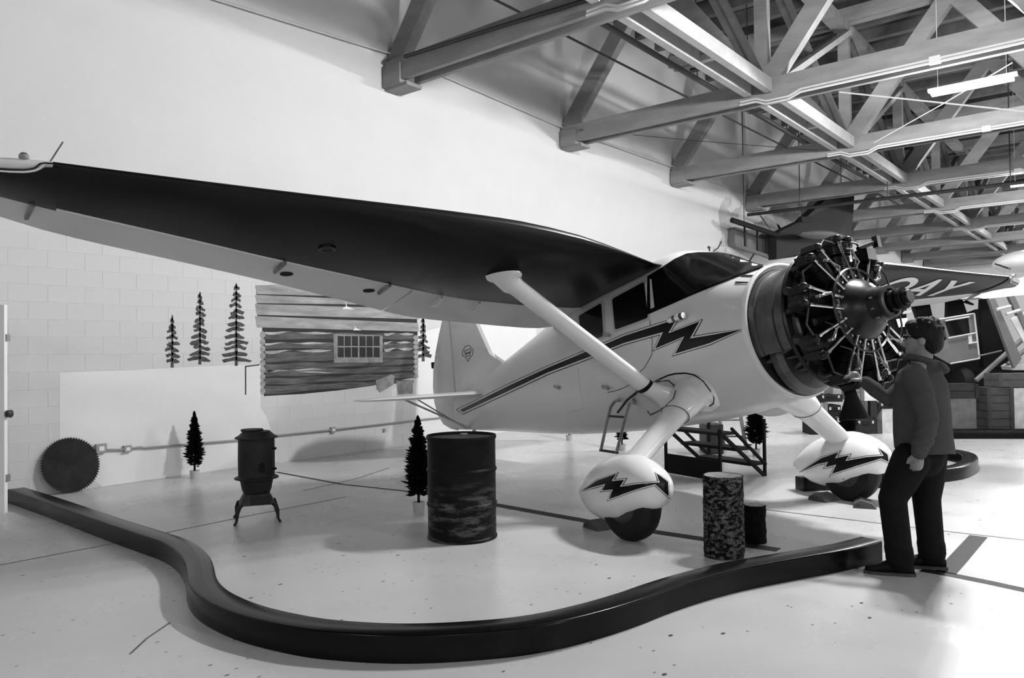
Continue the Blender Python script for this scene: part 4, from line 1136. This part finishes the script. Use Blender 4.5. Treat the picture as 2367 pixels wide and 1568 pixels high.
M_chock = mat('chock_grey', .07, .7, var=.3, vscale=12)
for (x, y), yaw_, lab in (((1388, 1221), .3, 'low grey wheel chock behind the nearer wheel of the cream airplane'), ((1905, 1157), .3, 'grey wheel chock behind the farther wheel of the cream airplane'), ((2000, 1172), .9, 'long grey wheel chock in front of the farther wheel')):
    P = ground(x, y); t = thing('wheel_chock', lab, 'chock', (P.x, P.y, 0), _psi + yaw_ - .3)
    MB().prism([(-.11, 0), (.10, 0), (.06, .05), (-.04, .075), (-.10, .04)], lambda u, v, w: Vector((u, w - .11, v)), .22).build('wedge', M_chock, t, 30)
    MB().tube((-.06, -.12, .03), (-.06, .12, .03), .012, seg=6).build('cord_bar', M_pipe, t)
# things behind the step stand
def lean_ladder():
    A = ground(1700, 1040); t = thing('wooden_ladder', 'short grey wooden ladder standing behind the black step stand', 'ladder', (A.x, A.y, 0), math.atan2(cr0.y, cr0.x))
    for s in (-1, 1): MB().beam((s * .17, 0, 0), (s * .17 - .06, .25, .85), .05, .03, (0, 1, 0)).build('rail', M_bpg0, t, None)
    for z in (.2, .45, .7): MB().tube((-.17 - .07 * z, .29 * z, z), (.17 - .07 * z, .29 * z, z), .014, seg=8).build('rung', M_bpg0, t)
M_bpg0 = mat('weathered_wood', .16, .7, var=.25, vscale=8)
lean_ladder()
# ================================================================== CRATES AND CASES
cyaw = math.atan2(cr0.y, cr0.x)
M_tones = {}
def tone(v): 
    return mat('case_%03d' % int(v * 1000), v * .7 if v < .5 else v * .9, .65, var=.3, vscale=6, spec=.2)
def case(x0, y0, x1, y1, depth, v, label, cat='crate', thick=.42, yaw=0.0, kind='crate', base=None, gap=0.0):
    """box whose front face covers these photo pixels at this distance"""
    a, b = atdepth(x0, y1, depth), atdepth(x1, y1, depth); c = atdepth(x0, y0, depth)
    w = (b - a).length; h = c.z - a.z; z0 = max(a.z, 0.0) if base is None else base
    ctr = (a + b) / 2
    nm = {'crate': 'wooden_crate', 'case': 'suitcase', 'box': 'carton', 'trunk': 'trunk'}[kind]
    t = thing(nm, label, cat, (ctr.x, ctr.y, z0), cyaw + yaw)
    h = max(h if base is None else c.z - base, .05)
    if kind == 'crate':
        nb_ = max(2, int(h / .12))
        for k in range(nb_): MB().box((0, thick / 2, h * (k + .5) / nb_), (w, thick, h / nb_ * .94)).build('slat', tone(v), t, None)
        for s in (-1, 1): MB().box((s * (w / 2 - .03), -.008, h / 2), (.06, .016, h)).build('batten', tone(v * .75), t, None)
    elif kind == 'box':
        MB().box((0, thick / 2, h / 2), (w, thick, h)).build('carton_body', tone(v), t, None)
        MB().box((0, thick / 2, h + .001), (w * .98, thick * .98, .002)).build('lid_flap', tone(min(v * 1.1, .9)), t, None)
    else:
        MB().box((0, thick / 2, h * .36), (w, thick, h * .70)).build('case_body', tone(v), t, None)
        MB().box((0, thick / 2, h * .86), (w * 1.01, thick * 1.01, h * .26)).build('case_lid', tone(v * 1.2), t, None)
        for s in (-1, 1): MB().box((s * w * .33, -.006, h * .72), (.035, .014, .05)).build('clasp', M_chrome, t, None)
        MB().path([(-.06, -.005, h * .62), (-.05, -.03, h * .58), (.05, -.03, h * .58), (.06, -.005, h * .62)], .008, 6).build('handle', M_matte, t)
    return t
DZ = 14.0
def zpx(x, y): return max(atdepth(x, y, DZ).z, 0)
L0 = 0.0
case(1875, 966, 1936, 1006, DZ, .012, 'black suitcase on the floor under the light wooden crate', 'suitcase', kind='case', base=0)
case(1978, 966, 2026, 1002, DZ, .03, 'dark trunk with bright clasps on the floor behind the far wheel pant', 'trunk', kind='trunk', base=0)
case(2028, 973, 2039, 999, DZ, .10, 'small brown carton on the floor between trunk and white carton', 'carton', kind='box', base=0)
case(2040, 946, 2078, 998, DZ, .62, 'tall white carton standing on the floor beside the dark trunk', 'carton', kind='box', base=0)
z1 = zpx(1900, 965)
case(1856, 931, 1913, 965, DZ, .34, 'light wooden crate with paper label on top of the black suitcase', kind='crate', base=z1)
case(1914, 937, 1944, 965, DZ, .014, 'small black case beside the light wooden crate', 'suitcase', kind='case', base=z1)
z1b = zpx(2000, 965)
case(1978, 940, 2006, 965, DZ, .16, 'brown carton on the trunk beside a dark case', 'carton', kind='box', base=z1b)
case(2012, 927, 2027, 965, DZ, .05, 'narrow dark crate on the trunk beside a brown carton', kind='crate', base=z1b)
z2 = zpx(1900, 930)
case(1893, 913, 1948, 932, DZ, .02, 'flat black suitcase lying on the light wooden crate', 'suitcase', kind='case', base=z2)
z3 = zpx(2000, 927)
case(1979, 928, 2005, 940, DZ, .20, 'low grey crate between the brown carton and slatted crate', kind='crate', base=zpx(2000, 940))
case(1968, 887, 1997, 915, DZ, .26, 'slatted grey crate on top of the stack beside the white carton', kind='crate', base=z3)
case(1998, 885, 2027, 915, DZ, .80, 'square white carton on top of the suitcase and crate stack', 'carton', kind='box', base=z3)
case(1926, 878, 1945, 912, DZ, .40, 'upright grey carton behind the exhaust stack on a black suitcase', 'carton', kind='box', base=zpx(1900, 912))
case(2030, 932, 2080, 946, DZ, .025, 'flat dark suitcase lying on the tall white carton', 'suitcase', kind='case', base=zpx(2040, 945), thick=.36)
DR = 13.6
case(1632, 982, 1672, 1042, 11.6, .12, 'grey weathered crate on the floor behind the black step stand', kind='crate', base=0, thick=.4)
def zr(y): return max(atdepth(2250, y, DR).z, 0)
case(2192, 922, 2258, 1002, DR, .17, 'plain grey carton standing behind the straight black kerb', 'carton', kind='box', base=0)
case(2190, 888, 2262, 922, DR, .035, 'dark wooden crate stacked on the plain grey carton', kind='crate', base=zr(922) + .006)
case(2283, 896, 2344, 998, DR, .075, 'brown slatted wooden crate behind the straight black kerb', kind='crate', base=0)
case(2346, 898, 2400, 998, DR, .50, 'pale carton at the end of the crate row behind the kerb', 'carton', kind='box', base=0)
case(2308, 864, 2400, 893, DR, .10, 'long grey crate lying across the brown slatted crate', kind='crate', base=zr(896))

# ================================================================== SECOND AIRPLANE (right) AND HANGING TAIL
D2 = 15.5
ap = thing('bush_plane', 'dark bush plane with open cabin door parked behind the crates', 'airplane')
def P2(x, y, d=D2): return atdepth(x, y, d)
M_bp = mat('bushplane_dark', .004, .5, var=.4, vscale=2, spec=.1)
M_bpg = mat('bushplane_grey', .12, .5, var=.15, vscale=4)
def plate(px, d, t, name, m, parent, sm=None):
    P = [P2(x, y, d) for x, y in px]; n = len(P); off = cf * t
    vs = P + [p + off for p in P]
    return MB().add(vs, [tuple(range(n)), tuple(reversed(range(n, 2 * n)))] + [(i, n + i, n + (i + 1) % n, (i + 1) % n) for i in range(n)]).build(name, m, parent, sm)
plate([(2050, 700), (2150, 682), (2300, 668), (2400, 660), (2400, 668), (2150, 704), (2050, 715)], D2, 1.2, 'cabin_roof', M_bp, ap)
plate([(2060, 850), (2200, 840), (2300, 826), (2400, 850), (2400, 905), (2300, 905), (2150, 905), (2060, 905)], D2 + .3, 1.2, 'lower_hull', M_bp, ap)
for px in ([(2050, 708), (2095, 702), (2098, 860), (2060, 860)], [(2110, 702), (2148, 696), (2162, 760), (2130, 760)], [(2192, 690), (2222, 684), (2236, 725), (2262, 715), (2275, 860), (2190, 860), (2190, 752)],
           [(2270, 690), (2285, 690), (2345, 850), (2262, 850)], [(2140, 750), (2192, 748), (2192, 860), (2140, 860)]):
    plate(px, D2 + .2, .12, 'cabin_side', M_bp, ap)
plate([(2240, 697), (2252, 703), (2250, 706), (2226, 699), (2236, 694)], D2 + .1, .05, 'window_bar', M_bp, ap)
for px in ([(2072, 738), (2098, 735), (2095, 755), (2078, 757)], [(2087, 720), (2106, 716), (2107, 722), (2088, 727)]):
    plate(px, D2 + .15, .02, 'window_pane', mat('painted_backlight', .9, .3), ap)  # white colour stands in for the bright wall seen through the window
door2 = plate([(2167, 740), (2253, 725), (2264, 829), (2195, 841), (2155, 818), (2190, 785), (2182, 752)], 14.9, .05, 'cabin_door', M_bpg, ap)
plate([(2186, 744), (2238, 735), (2242, 770), (2196, 777)], 14.88, .02, 'door_window', M_glass, door2)
M_edge = mat('bare_edge', .5, .35)
for a, b in (((2168, 739), (2252, 725)), ((2192, 782), (2255, 770)), ((2197, 841), (2264, 829)), ((2252, 725), (2264, 829)), ((2185, 742), (2240, 733)), ((2239, 795), (2259, 791))):
    MB().tube(P2(*a, 14.86), P2(*b, 14.86), .016, seg=6).build('door_edge', M_edge, door2)
plate([(2238, 775), (2246, 773), (2248, 793), (2240, 795)], 14.87, .02, 'door_latch', M_edge, door2)
# struts and gear
for a, b, r_ in (((2256, 880), (2400, 752), .045), ((2330, 842), (2400, 785), .04), ((2263, 823), (2315, 811), .015)):
    MB().tube(P2(*a, 14.6), P2(*b, 14.6), r_, seg=10).build('gear_strut', M_bpg, ap)
plate([(2336, 848), (2345, 842), (2400, 838), (2400, 856), (2340, 856)], 14.5, .3, 'step_fairing', M_edge, ap)
MB().lathe([(.03, -.1), (.26, -.1), (.31, 0), (.26, .1), (.03, .1)], (P2(2225, 868, 15.0).x, P2(2225, 868, 15.0).y, .86), (cr0.x, cr0.y, 0), 28).build('tail_wheel_fairing', M_matte, ap)
# leaning grey frame
fr2 = thing('wing_rack', 'grey slanting wing rack frame leaning beside the open cabin door', 'rack')
plate([(2286, 692), (2300, 690), (2362, 830), (2345, 852)], 14.1, .08, 'rail', M_bpg, fr2)
plate([(2332, 686), (2345, 684), (2400, 800), (2400, 830)], 14.1, .08, 'rail', M_bpg, fr2)
for a, b in (((2304, 716), (2336, 708)), ((2326, 727), (2358, 717))): MB().tube(P2(*a, 14.05), P2(*b, 14.05), .03, seg=8).build('rung', M_edge, fr2)
plate([(2336, 738), (2367, 722), (2400, 780), (2400, 800), (2372, 800)], 14.13, .03, 'panel', mat('rack_panel', .6, .5), fr2)
# white wing of another aircraft behind
ww = thing('white_wing', 'white rounded wing tip of a parked aircraft above the dark bush plane', 'airplane wing')
ctr = P2(2367, 606, 17.5); rings = []
for f, s in ((0, .02), (.04, .35), (.12, .62), (.3, .88), (.6, 1.0), (1.5, 1.05), (3.0, 1.05)):
    c = P2(2315, 607, 17.5) + cr0 * f * 1.0 + Vector((0, 0, .05 * f))
    rings.append([c + Vector((0, 0, .26 * s * math.sin(a))) + Vector((cf.x, cf.y, 0)) * (.9 * s * math.cos(a)) for a in np.linspace(0, 2 * math.pi, 24, endpoint=False)])
MB().loft(rings).build('wing_shell', M_white, ww)
MB().tube(P2(2300, 610, 17.3), P2(2335, 622, 17.3), .02).build('tip_bracket', M_pipe, ww)
ww2 = thing('white_wing', 'long white wing edge of the dark bush plane above its cabin', 'airplane wing')
P_ = [(2262, 688), (2330, 662), (2420, 632), (2420, 676), (2330, 686), (2275, 691)]
plate(P_, 14.5, .6, 'wing_shell', M_white, ww2)
# hanging tail
ht = thing('suspended_tail', 'dark aircraft tail section with fin and stabilizer hung below the far trusses', 'aircraft tail')
DT = 30.0
def PT_(x, y, d=DT): return onwall(x, y, -.5 - 1.7 * (x - 1692) / 283 + (d - DT))
def plateT(px, d, t, name, m, parent, sm=None):
    P = [PT_(x, y, d) for x, y in px]; n = len(P); off = Vector((0, t, 0))
    return MB().add(P + [p + off for p in P], [tuple(range(n)), tuple(reversed(range(n, 2 * n)))] + [(i, n + i, n + (i + 1) % n, (i + 1) % n) for i in range(n)]).build(name, m, parent, sm)
M_ht = mat('tail_dark', .012, .6, var=.2, vscale=1, spec=.15); M_htg = mat('tail_grey', .12, .6, var=.12, vscale=2)
plateT([(1795, 544), (1803, 535), (1855, 510), (1900, 470), (1918, 452), (1975, 448), (1972, 500), (1968, 545), (1960, 556), (1930, 565), (1850, 592), (1795, 600)], DT, .25, 'fin_and_hull', M_ht, ht)
plateT([(1853, 501), (1880, 500), (1880, 512), (1855, 514)], DT - .05, .1, 'hatch', M_ht, ht)
rings = []
for f in np.linspace(0, 1, 14):
    c = PT_(1848 + (1952 - 1848) * f, 541 + 5 * f, DT - .3); r_ = max(.12 * math.sin(math.pi * min(f * .85 + .12, 1)), .015)
    rings.append([c + Vector((0, 0, r_ * math.sin(a))) - Vector((cf.x, cf.y, 0)) * (r_ * 4 * math.cos(a)) for a in np.linspace(0, 2 * math.pi, 16, endpoint=False)])
MB().loft(rings).build('stabilizer', M_htg, ht)
plateT([(1700, 525), (1795, 545), (1795, 600), (1770, 590), (1697, 566)], DT + .3, .2, 'side_panel', M_htg, ht)
MB().tube(PT_(1692, 509, DT), PT_(1797, 544, DT), .085, seg=8).build('longeron', M_ht, ht)
MB().tube(PT_(1697, 566, DT), PT_(1772, 592, DT), .06, seg=8).build('longeron', M_htg, ht)
for a, b in (((1721, 524), (1722, 572)), ((1750, 530), (1751, 580)), ((1772, 540), (1772, 592))):
    MB().tube(PT_(*a, DT + .15), PT_(*b, DT + .15), .03, seg=6).build('frame_rib', M_ht, ht)
for x, y in ((1720, 514), (1945, 450)):
    p = PT_(x, y); MB().tube(p, (p.x, p.y, 9.3), .012, seg=5).build('hanger_cable', M_pipe, ht)

# ================================================================== PERSON
KP = 0.0030
PF = (ground(2085, 1322) + ground(2150, 1316)) / 2
er = Vector((cr0.x, cr0.y, 0)).normalized(); ef = Vector((cf.x, cf.y, 0)).normalized()
pc = ground(2110, 1322); pc.z = 0
person = thing('person', 'person in grey hooded jacket and dark jeans reaching towards the radial engine', 'person', tuple(pc), math.atan2(er.y, er.x))
def j(px_, py_, d=0.0): return Vector(((px_ - 2110) * KP, d, (1322 - py_) * KP))
def capsule(mb_, pts, rs, seg=14, flat=1.0, side=None):
    mb_.path(pts, rs, seg, flat=flat, side=side)
    mb_.sphere(pts[0], rs[0] * .99, seg, 8); mb_.sphere(pts[-1], rs[-1] * .99, seg, 8); return mb_
def fuse(mb_, name, m, parent, voxel, smooth_it=6, disp=None):
    me = mb_.mesh(name, m, None); o = bpy.data.objects.new('tmp_' + name, me); COL.objects.link(o)
    r = o.modifiers.new('r', 'REMESH'); r.mode = 'VOXEL'; r.voxel_size = voxel; r.use_smooth_shade = True
    s = o.modifiers.new('s', 'SMOOTH'); s.factor = .5; s.iterations = smooth_it
    dg = bpy.context.evaluated_depsgraph_get(); me2 = bpy.data.meshes.new_from_object(o.evaluated_get(dg)); me2.name = name
    bpy.data.objects.remove(o)
    me2.polygons.foreach_set('use_smooth', [True] * len(me2.polygons))
    if not me2.materials: me2.materials.append(m)
    return link(name, me2, parent)
M_skin = mat('skin', .20, .5, var=.06, vscale=12)
M_hair = mat('hair', .006, .6, spec=.2, var=.5, vscale=30, bump=.8, bscale=60)
M_jacket = mat('jacket', .06, .9, spec=.1, var=.12, vscale=10, bump=.12, bscale=50)
M_jean = mat('jeans', .010, .9, spec=.08, var=.2, vscale=14, bump=.15, bscale=60)
M_shoe = mat('shoe', .005, .6, spec=.2)
fd = Vector((-.80, .60, 0)).normalized(); lf = Vector((-fd.y, fd.x, 0))     # facing, and the person's left (towards camera)
if lf.y > 0: lf = -lf
body = MB()
hc = j(2146, 782)
body.sphere(hc, (.108, .085, .12), 20, 14, rot=Matrix.Rotation(math.atan2(fd.y, fd.x), 3, 'Z'))
capsule(body, [hc + fd * .035 + Vector((0, 0, -.03)), hc + fd * .065 + Vector((0, 0, -.105))], [.078, .05])
capsule(body, [hc + fd * .09 + Vector((0, 0, -.02)), hc + fd * .135 + Vector((0, 0, -.05)), hc + fd * .10 + Vector((0, 0, -.06))], [.014, .016, .016], 10)
capsule(body, [hc + fd * .098 + Vector((0, 0, -.09)) + lf * .02, hc + fd * .098 + Vector((0, 0, -.09)) - lf * .02], [.014, .014], 8)
for s in (1, -1):
    body.sphere(hc + lf * (s * .088) - fd * .005 + Vector((0, 0, -.025)), (.024, .012, .034), 12, 8, rot=Matrix.Rotation(math.atan2(fd.y, fd.x), 3, 'Z'))
neck = j(2140, 842)
capsule(body, [hc + Vector((0, 0, -.06)) - fd * .01, neck], [.06, .066])
sh_n, el_n, wr_n = neck + lf * .19 + Vector((0, 0, -.075)), j(2112, 965, -.235), j(2092, 1038, -.225)
sh_f, el_f, wr_f = neck - lf * .19 + Vector((0, 0, -.075)), j(2087, 928, .17), j(2050, 888, .26)
capsule(body, [neck, j(2140, 920), j(2136, 1040)], [.07, .14, .13])
capsule(body, [sh_n, el_n, wr_n], [.052, .042, .028]); capsule(body, [sh_f, el_f, wr_f], [.052, .042, .028])
capsule(body, [neck, sh_n], [.06, .05]); capsule(body, [neck, sh_f], [.06, .05])
hip_n, kn_n, an_n = j(2118, 1060) + lf * .10, j(2074, 1150) + lf * .10, j(2088, 1288) + lf * .10
hip_f, kn_f, an_f = j(2146, 1062) - lf * .09, j(2140, 1160) - lf * .09, j(2150, 1288) - lf * .09
for a, b, c in ((hip_n, kn_n, an_n), (hip_f, kn_f, an_f)): capsule(body, [j(2134, 1045), a, b, c], [.11, .09, .055, .04])
def hand(mb_, w, dirv, palm_n, curl, sgn=1):
    dirv = dirv.normalized(); palm_n = (palm_n - dirv * palm_n.dot(dirv)).normalized(); side = dirv.cross(palm_n) * sgn
    pal = w + dirv * .055
    capsule(mb_, [w, w + dirv * .03, w + dirv * .085], [.027, .036, .040], 12, flat=.55, side=side)
    for i, (o, L_) in enumerate(((-.030, .064), (-.010, .074), (.011, .069), (.031, .054))):
        k0 = w + dirv * (.092 - .006 * abs(i - 1)) + side * o
        d1 = (dirv * math.cos(curl * .7) + palm_n * math.sin(curl * .7)); d2 = (dirv * math.cos(curl * 1.7) + palm_n * math.sin(curl * 1.7)); d3 = (dirv * math.cos(curl * 2.4) + palm_n * math.sin(curl * 2.4))
        p1 = k0 + d1 * L_ * .45; p2 = p1 + d2 * L_ * .32; p3 = p2 + d3 * L_ * .23
        capsule(mb_, [k0 - dirv * .03, k0, p1, p2, p3], [.0095, .0098, .009, .0085, .0075], 8)
    t0_ = w + dirv * .025 - side * .028
    capsule(mb_, [t0_, t0_ + dirv * .03 - side * .024 + palm_n * .008, t0_ + dirv * .062 - side * .026 + palm_n * .022], [.013, .0115, .0095], 8)
hand(body, wr_n, Vector((-.22, 0, -1)), fd * .3 - lf * .9, .75, 1)
hand(body, wr_f, Vector((-.62, .36, .42)), Vector((-.2, .2, -1)), .55, -1)
fuse(body, 'body', M_skin, person, .0065, 3)
# face details
for s in (1, -1):
    MB().sphere(hc + fd * .094 + lf * (s * .034) + Vector((0, 0, .002)), .013, 10, 8).build('eye', M_glass, person)
gl = MB()
for s in (1, -1):
    c = hc + fd * .112 + lf * (s * .034) + Vector((0, 0, 0))
    gl.path([c + lf * (.026 * math.cos(t)) + Vector((0, 0, .019 * math.sin(t))) for t in np.linspace(0, 6.283, 17)], .003, 6)
    gl.path([c + lf * s * .026 + Vector((0, 0, .008)), hc + fd * .08 + lf * (s * .085) + Vector((0, 0, .006)), hc + lf * (s * .096) + Vector((0, 0, -.002)) - fd * .005], .0035, 6)
gl.path([hc + fd * .114 + lf * .010, hc + fd * .116, hc + fd * .114 - lf * .010], .003, 6)
gl.build('glasses', M_black, person)
hair = MB(); rot = Matrix.Rotation(math.atan2(fd.y, fd.x), 3, 'Z')
hair.sphere(hc + Vector((0, 0, .028)) - fd * .018, (.118, .098, .112), 20, 14, rot=rot)
hair.sphere(hc - fd * .055 + Vector((0, 0, -.035)), (.075, .088, .085), 18, 12, rot=rot)
for s in (1, -1): hair.sphere(hc + lf * (s * .072) - fd * .01 + Vector((0, 0, .03)), (.07, .03, .055), 14, 10, rot=rot)
hair.sphere(hc + fd * .05 + Vector((0, 0, .085)), (.065, .08, .045), 14, 10, rot=rot)
random.seed(5)
for _ in range(70):
    a, b = random.uniform(0, 6.283), random.uniform(.0, 1.2)
    p = hc + Vector((0, 0, .028)) - fd * .018 + rot @ Vector((.112 * math.cos(a) * math.cos(b), .094 * math.sin(a) * math.cos(b), .108 * math.sin(b)))
    if (p - hc).dot(fd) > .06 and p.z < hc.z + .06: continue
    hair.sphere(p, random.uniform(.012, .022), 8, 6)
fuse(hair, 'hair', M_hair, person, .006, 2)
jk = MB(); rings = []
for y, c, a, b in ((838, 2138, .055, .062), (848, 2137, .085, .11), (862, 2136, .125, .175), (885, 2137, .152, .205), (915, 2138, .166, .20), (960, 2138, .178, .195), (1005, 2140, .182, .195), (1046, 2143, .188, .20)):
    cc = j(c, y); rings.append([cc + Vector((a * math.cos(t) * (1 + .02 * math.sin(5 * t + y)), b * math.sin(t), .012 * math.sin(3 * t) if y > 1040 else 0)) for t in np.linspace(0, 6.283, 40, endpoint=False)])
jk.loft(rings)
capsule(jk, [sh_n + Vector((0, .03, .0)), sh_n.lerp(el_n, .5), el_n, el_n.lerp(wr_n, .55), wr_n], [.082, .078, .068, .062, .052], 18)
capsule(jk, [sh_f, sh_f.lerp(el_f, .5), el_f, el_f.lerp(wr_f, .55), wr_f], [.082, .075, .062, .055, .046], 18)
for t in (.32, .4, .62, .7): jk.path([el_n.lerp(wr_n, t) + Vector((.064 * math.cos(a), .064 * math.sin(a), .008 * math.sin(a * 2))) for a in np.linspace(0, 6.283, 20)], .010, 6)
jk.sphere(j(2172, 850, .0), (.085, .13, .040), 20, 12, rot=Matrix.Rotation(.55, 3, 'Y'))
jk.path([j(2138, 840) + Vector((.088 * math.cos(t), .105 * math.sin(t), .012 - .028 * math.cos(t))) for t in np.linspace(0, 6.283, 26)], .024, 8)
fuse(jk, 'hooded_jacket', M_jacket, person, .009, 4)
jn = MB()
capsule(jn, [j(2136, 1030), j(2134, 1058)], [.155, .15], 20)
for a, b, c, fold in ((hip_n, kn_n, an_n, -1), (hip_f, kn_f, an_f, 1)):
    capsule(jn, [a, a.lerp(b, .5), b, b.lerp(c, .45), b.lerp(c, .8), c + Vector((0, 0, .0))], [.122, .112, .092, .088, .086, .088], 20)
    for k in range(4): 
        q = b.lerp(c, .78 + .07 * k); jn.path([q + Vector((.086 * math.cos(t) + .004 * math.sin(3 * t), .086 * math.sin(t), .012 * math.sin(2 * t + k))) for t in np.linspace(0, 6.283, 20)], .010, 6)
fuse(jn, 'jeans', M_jean, person, .010, 4)
for nm, an in (('n', an_n), ('f', an_f)):
    sh_ = MB(); d = (fd * .75 + Vector((-.65, 0, 0))).normalized(); sd = Vector((-d.y, d.x, 0)); R_ = []
    base = Vector((an.x, an.y, 0)) - d * .085
    for f, w, h_ in ((0, .025, .055), (.06, .036, .085), (.14, .040, .095), (.19, .044, .075), (.24, .047, .055), (.285, .036, .045), (.305, .012, .03)):
        c = base + d * f
        R_.append([c + sd * (w * math.cos(t)) + Vector((0, 0, max(.012, h_ / 2 + .012 + h_ / 2 * math.sin(t)))) for t in np.linspace(0, 6.283, 18, endpoint=False)])
    sh_.loft(R_); so = sh_.build('shoe', M_shoe, person, 60)
    sl = MB(); sole = []
    for f, w in ((-.01, .02), (.03, .038), (.12, .038), (.2, .048), (.27, .044), (.312, .02)):
        sole.append((f, w))
    poly = [(f, w) for f, w in sole] + [(f, -w) for f, w in reversed(sole)]
    sl.prism(poly, lambda u, v, w, b=base, d=d, sd=sd: b + d * u + sd * v + Vector((0, 0, w + .001)), .02).build('sole', mat('sole', .05, .7), so, None)
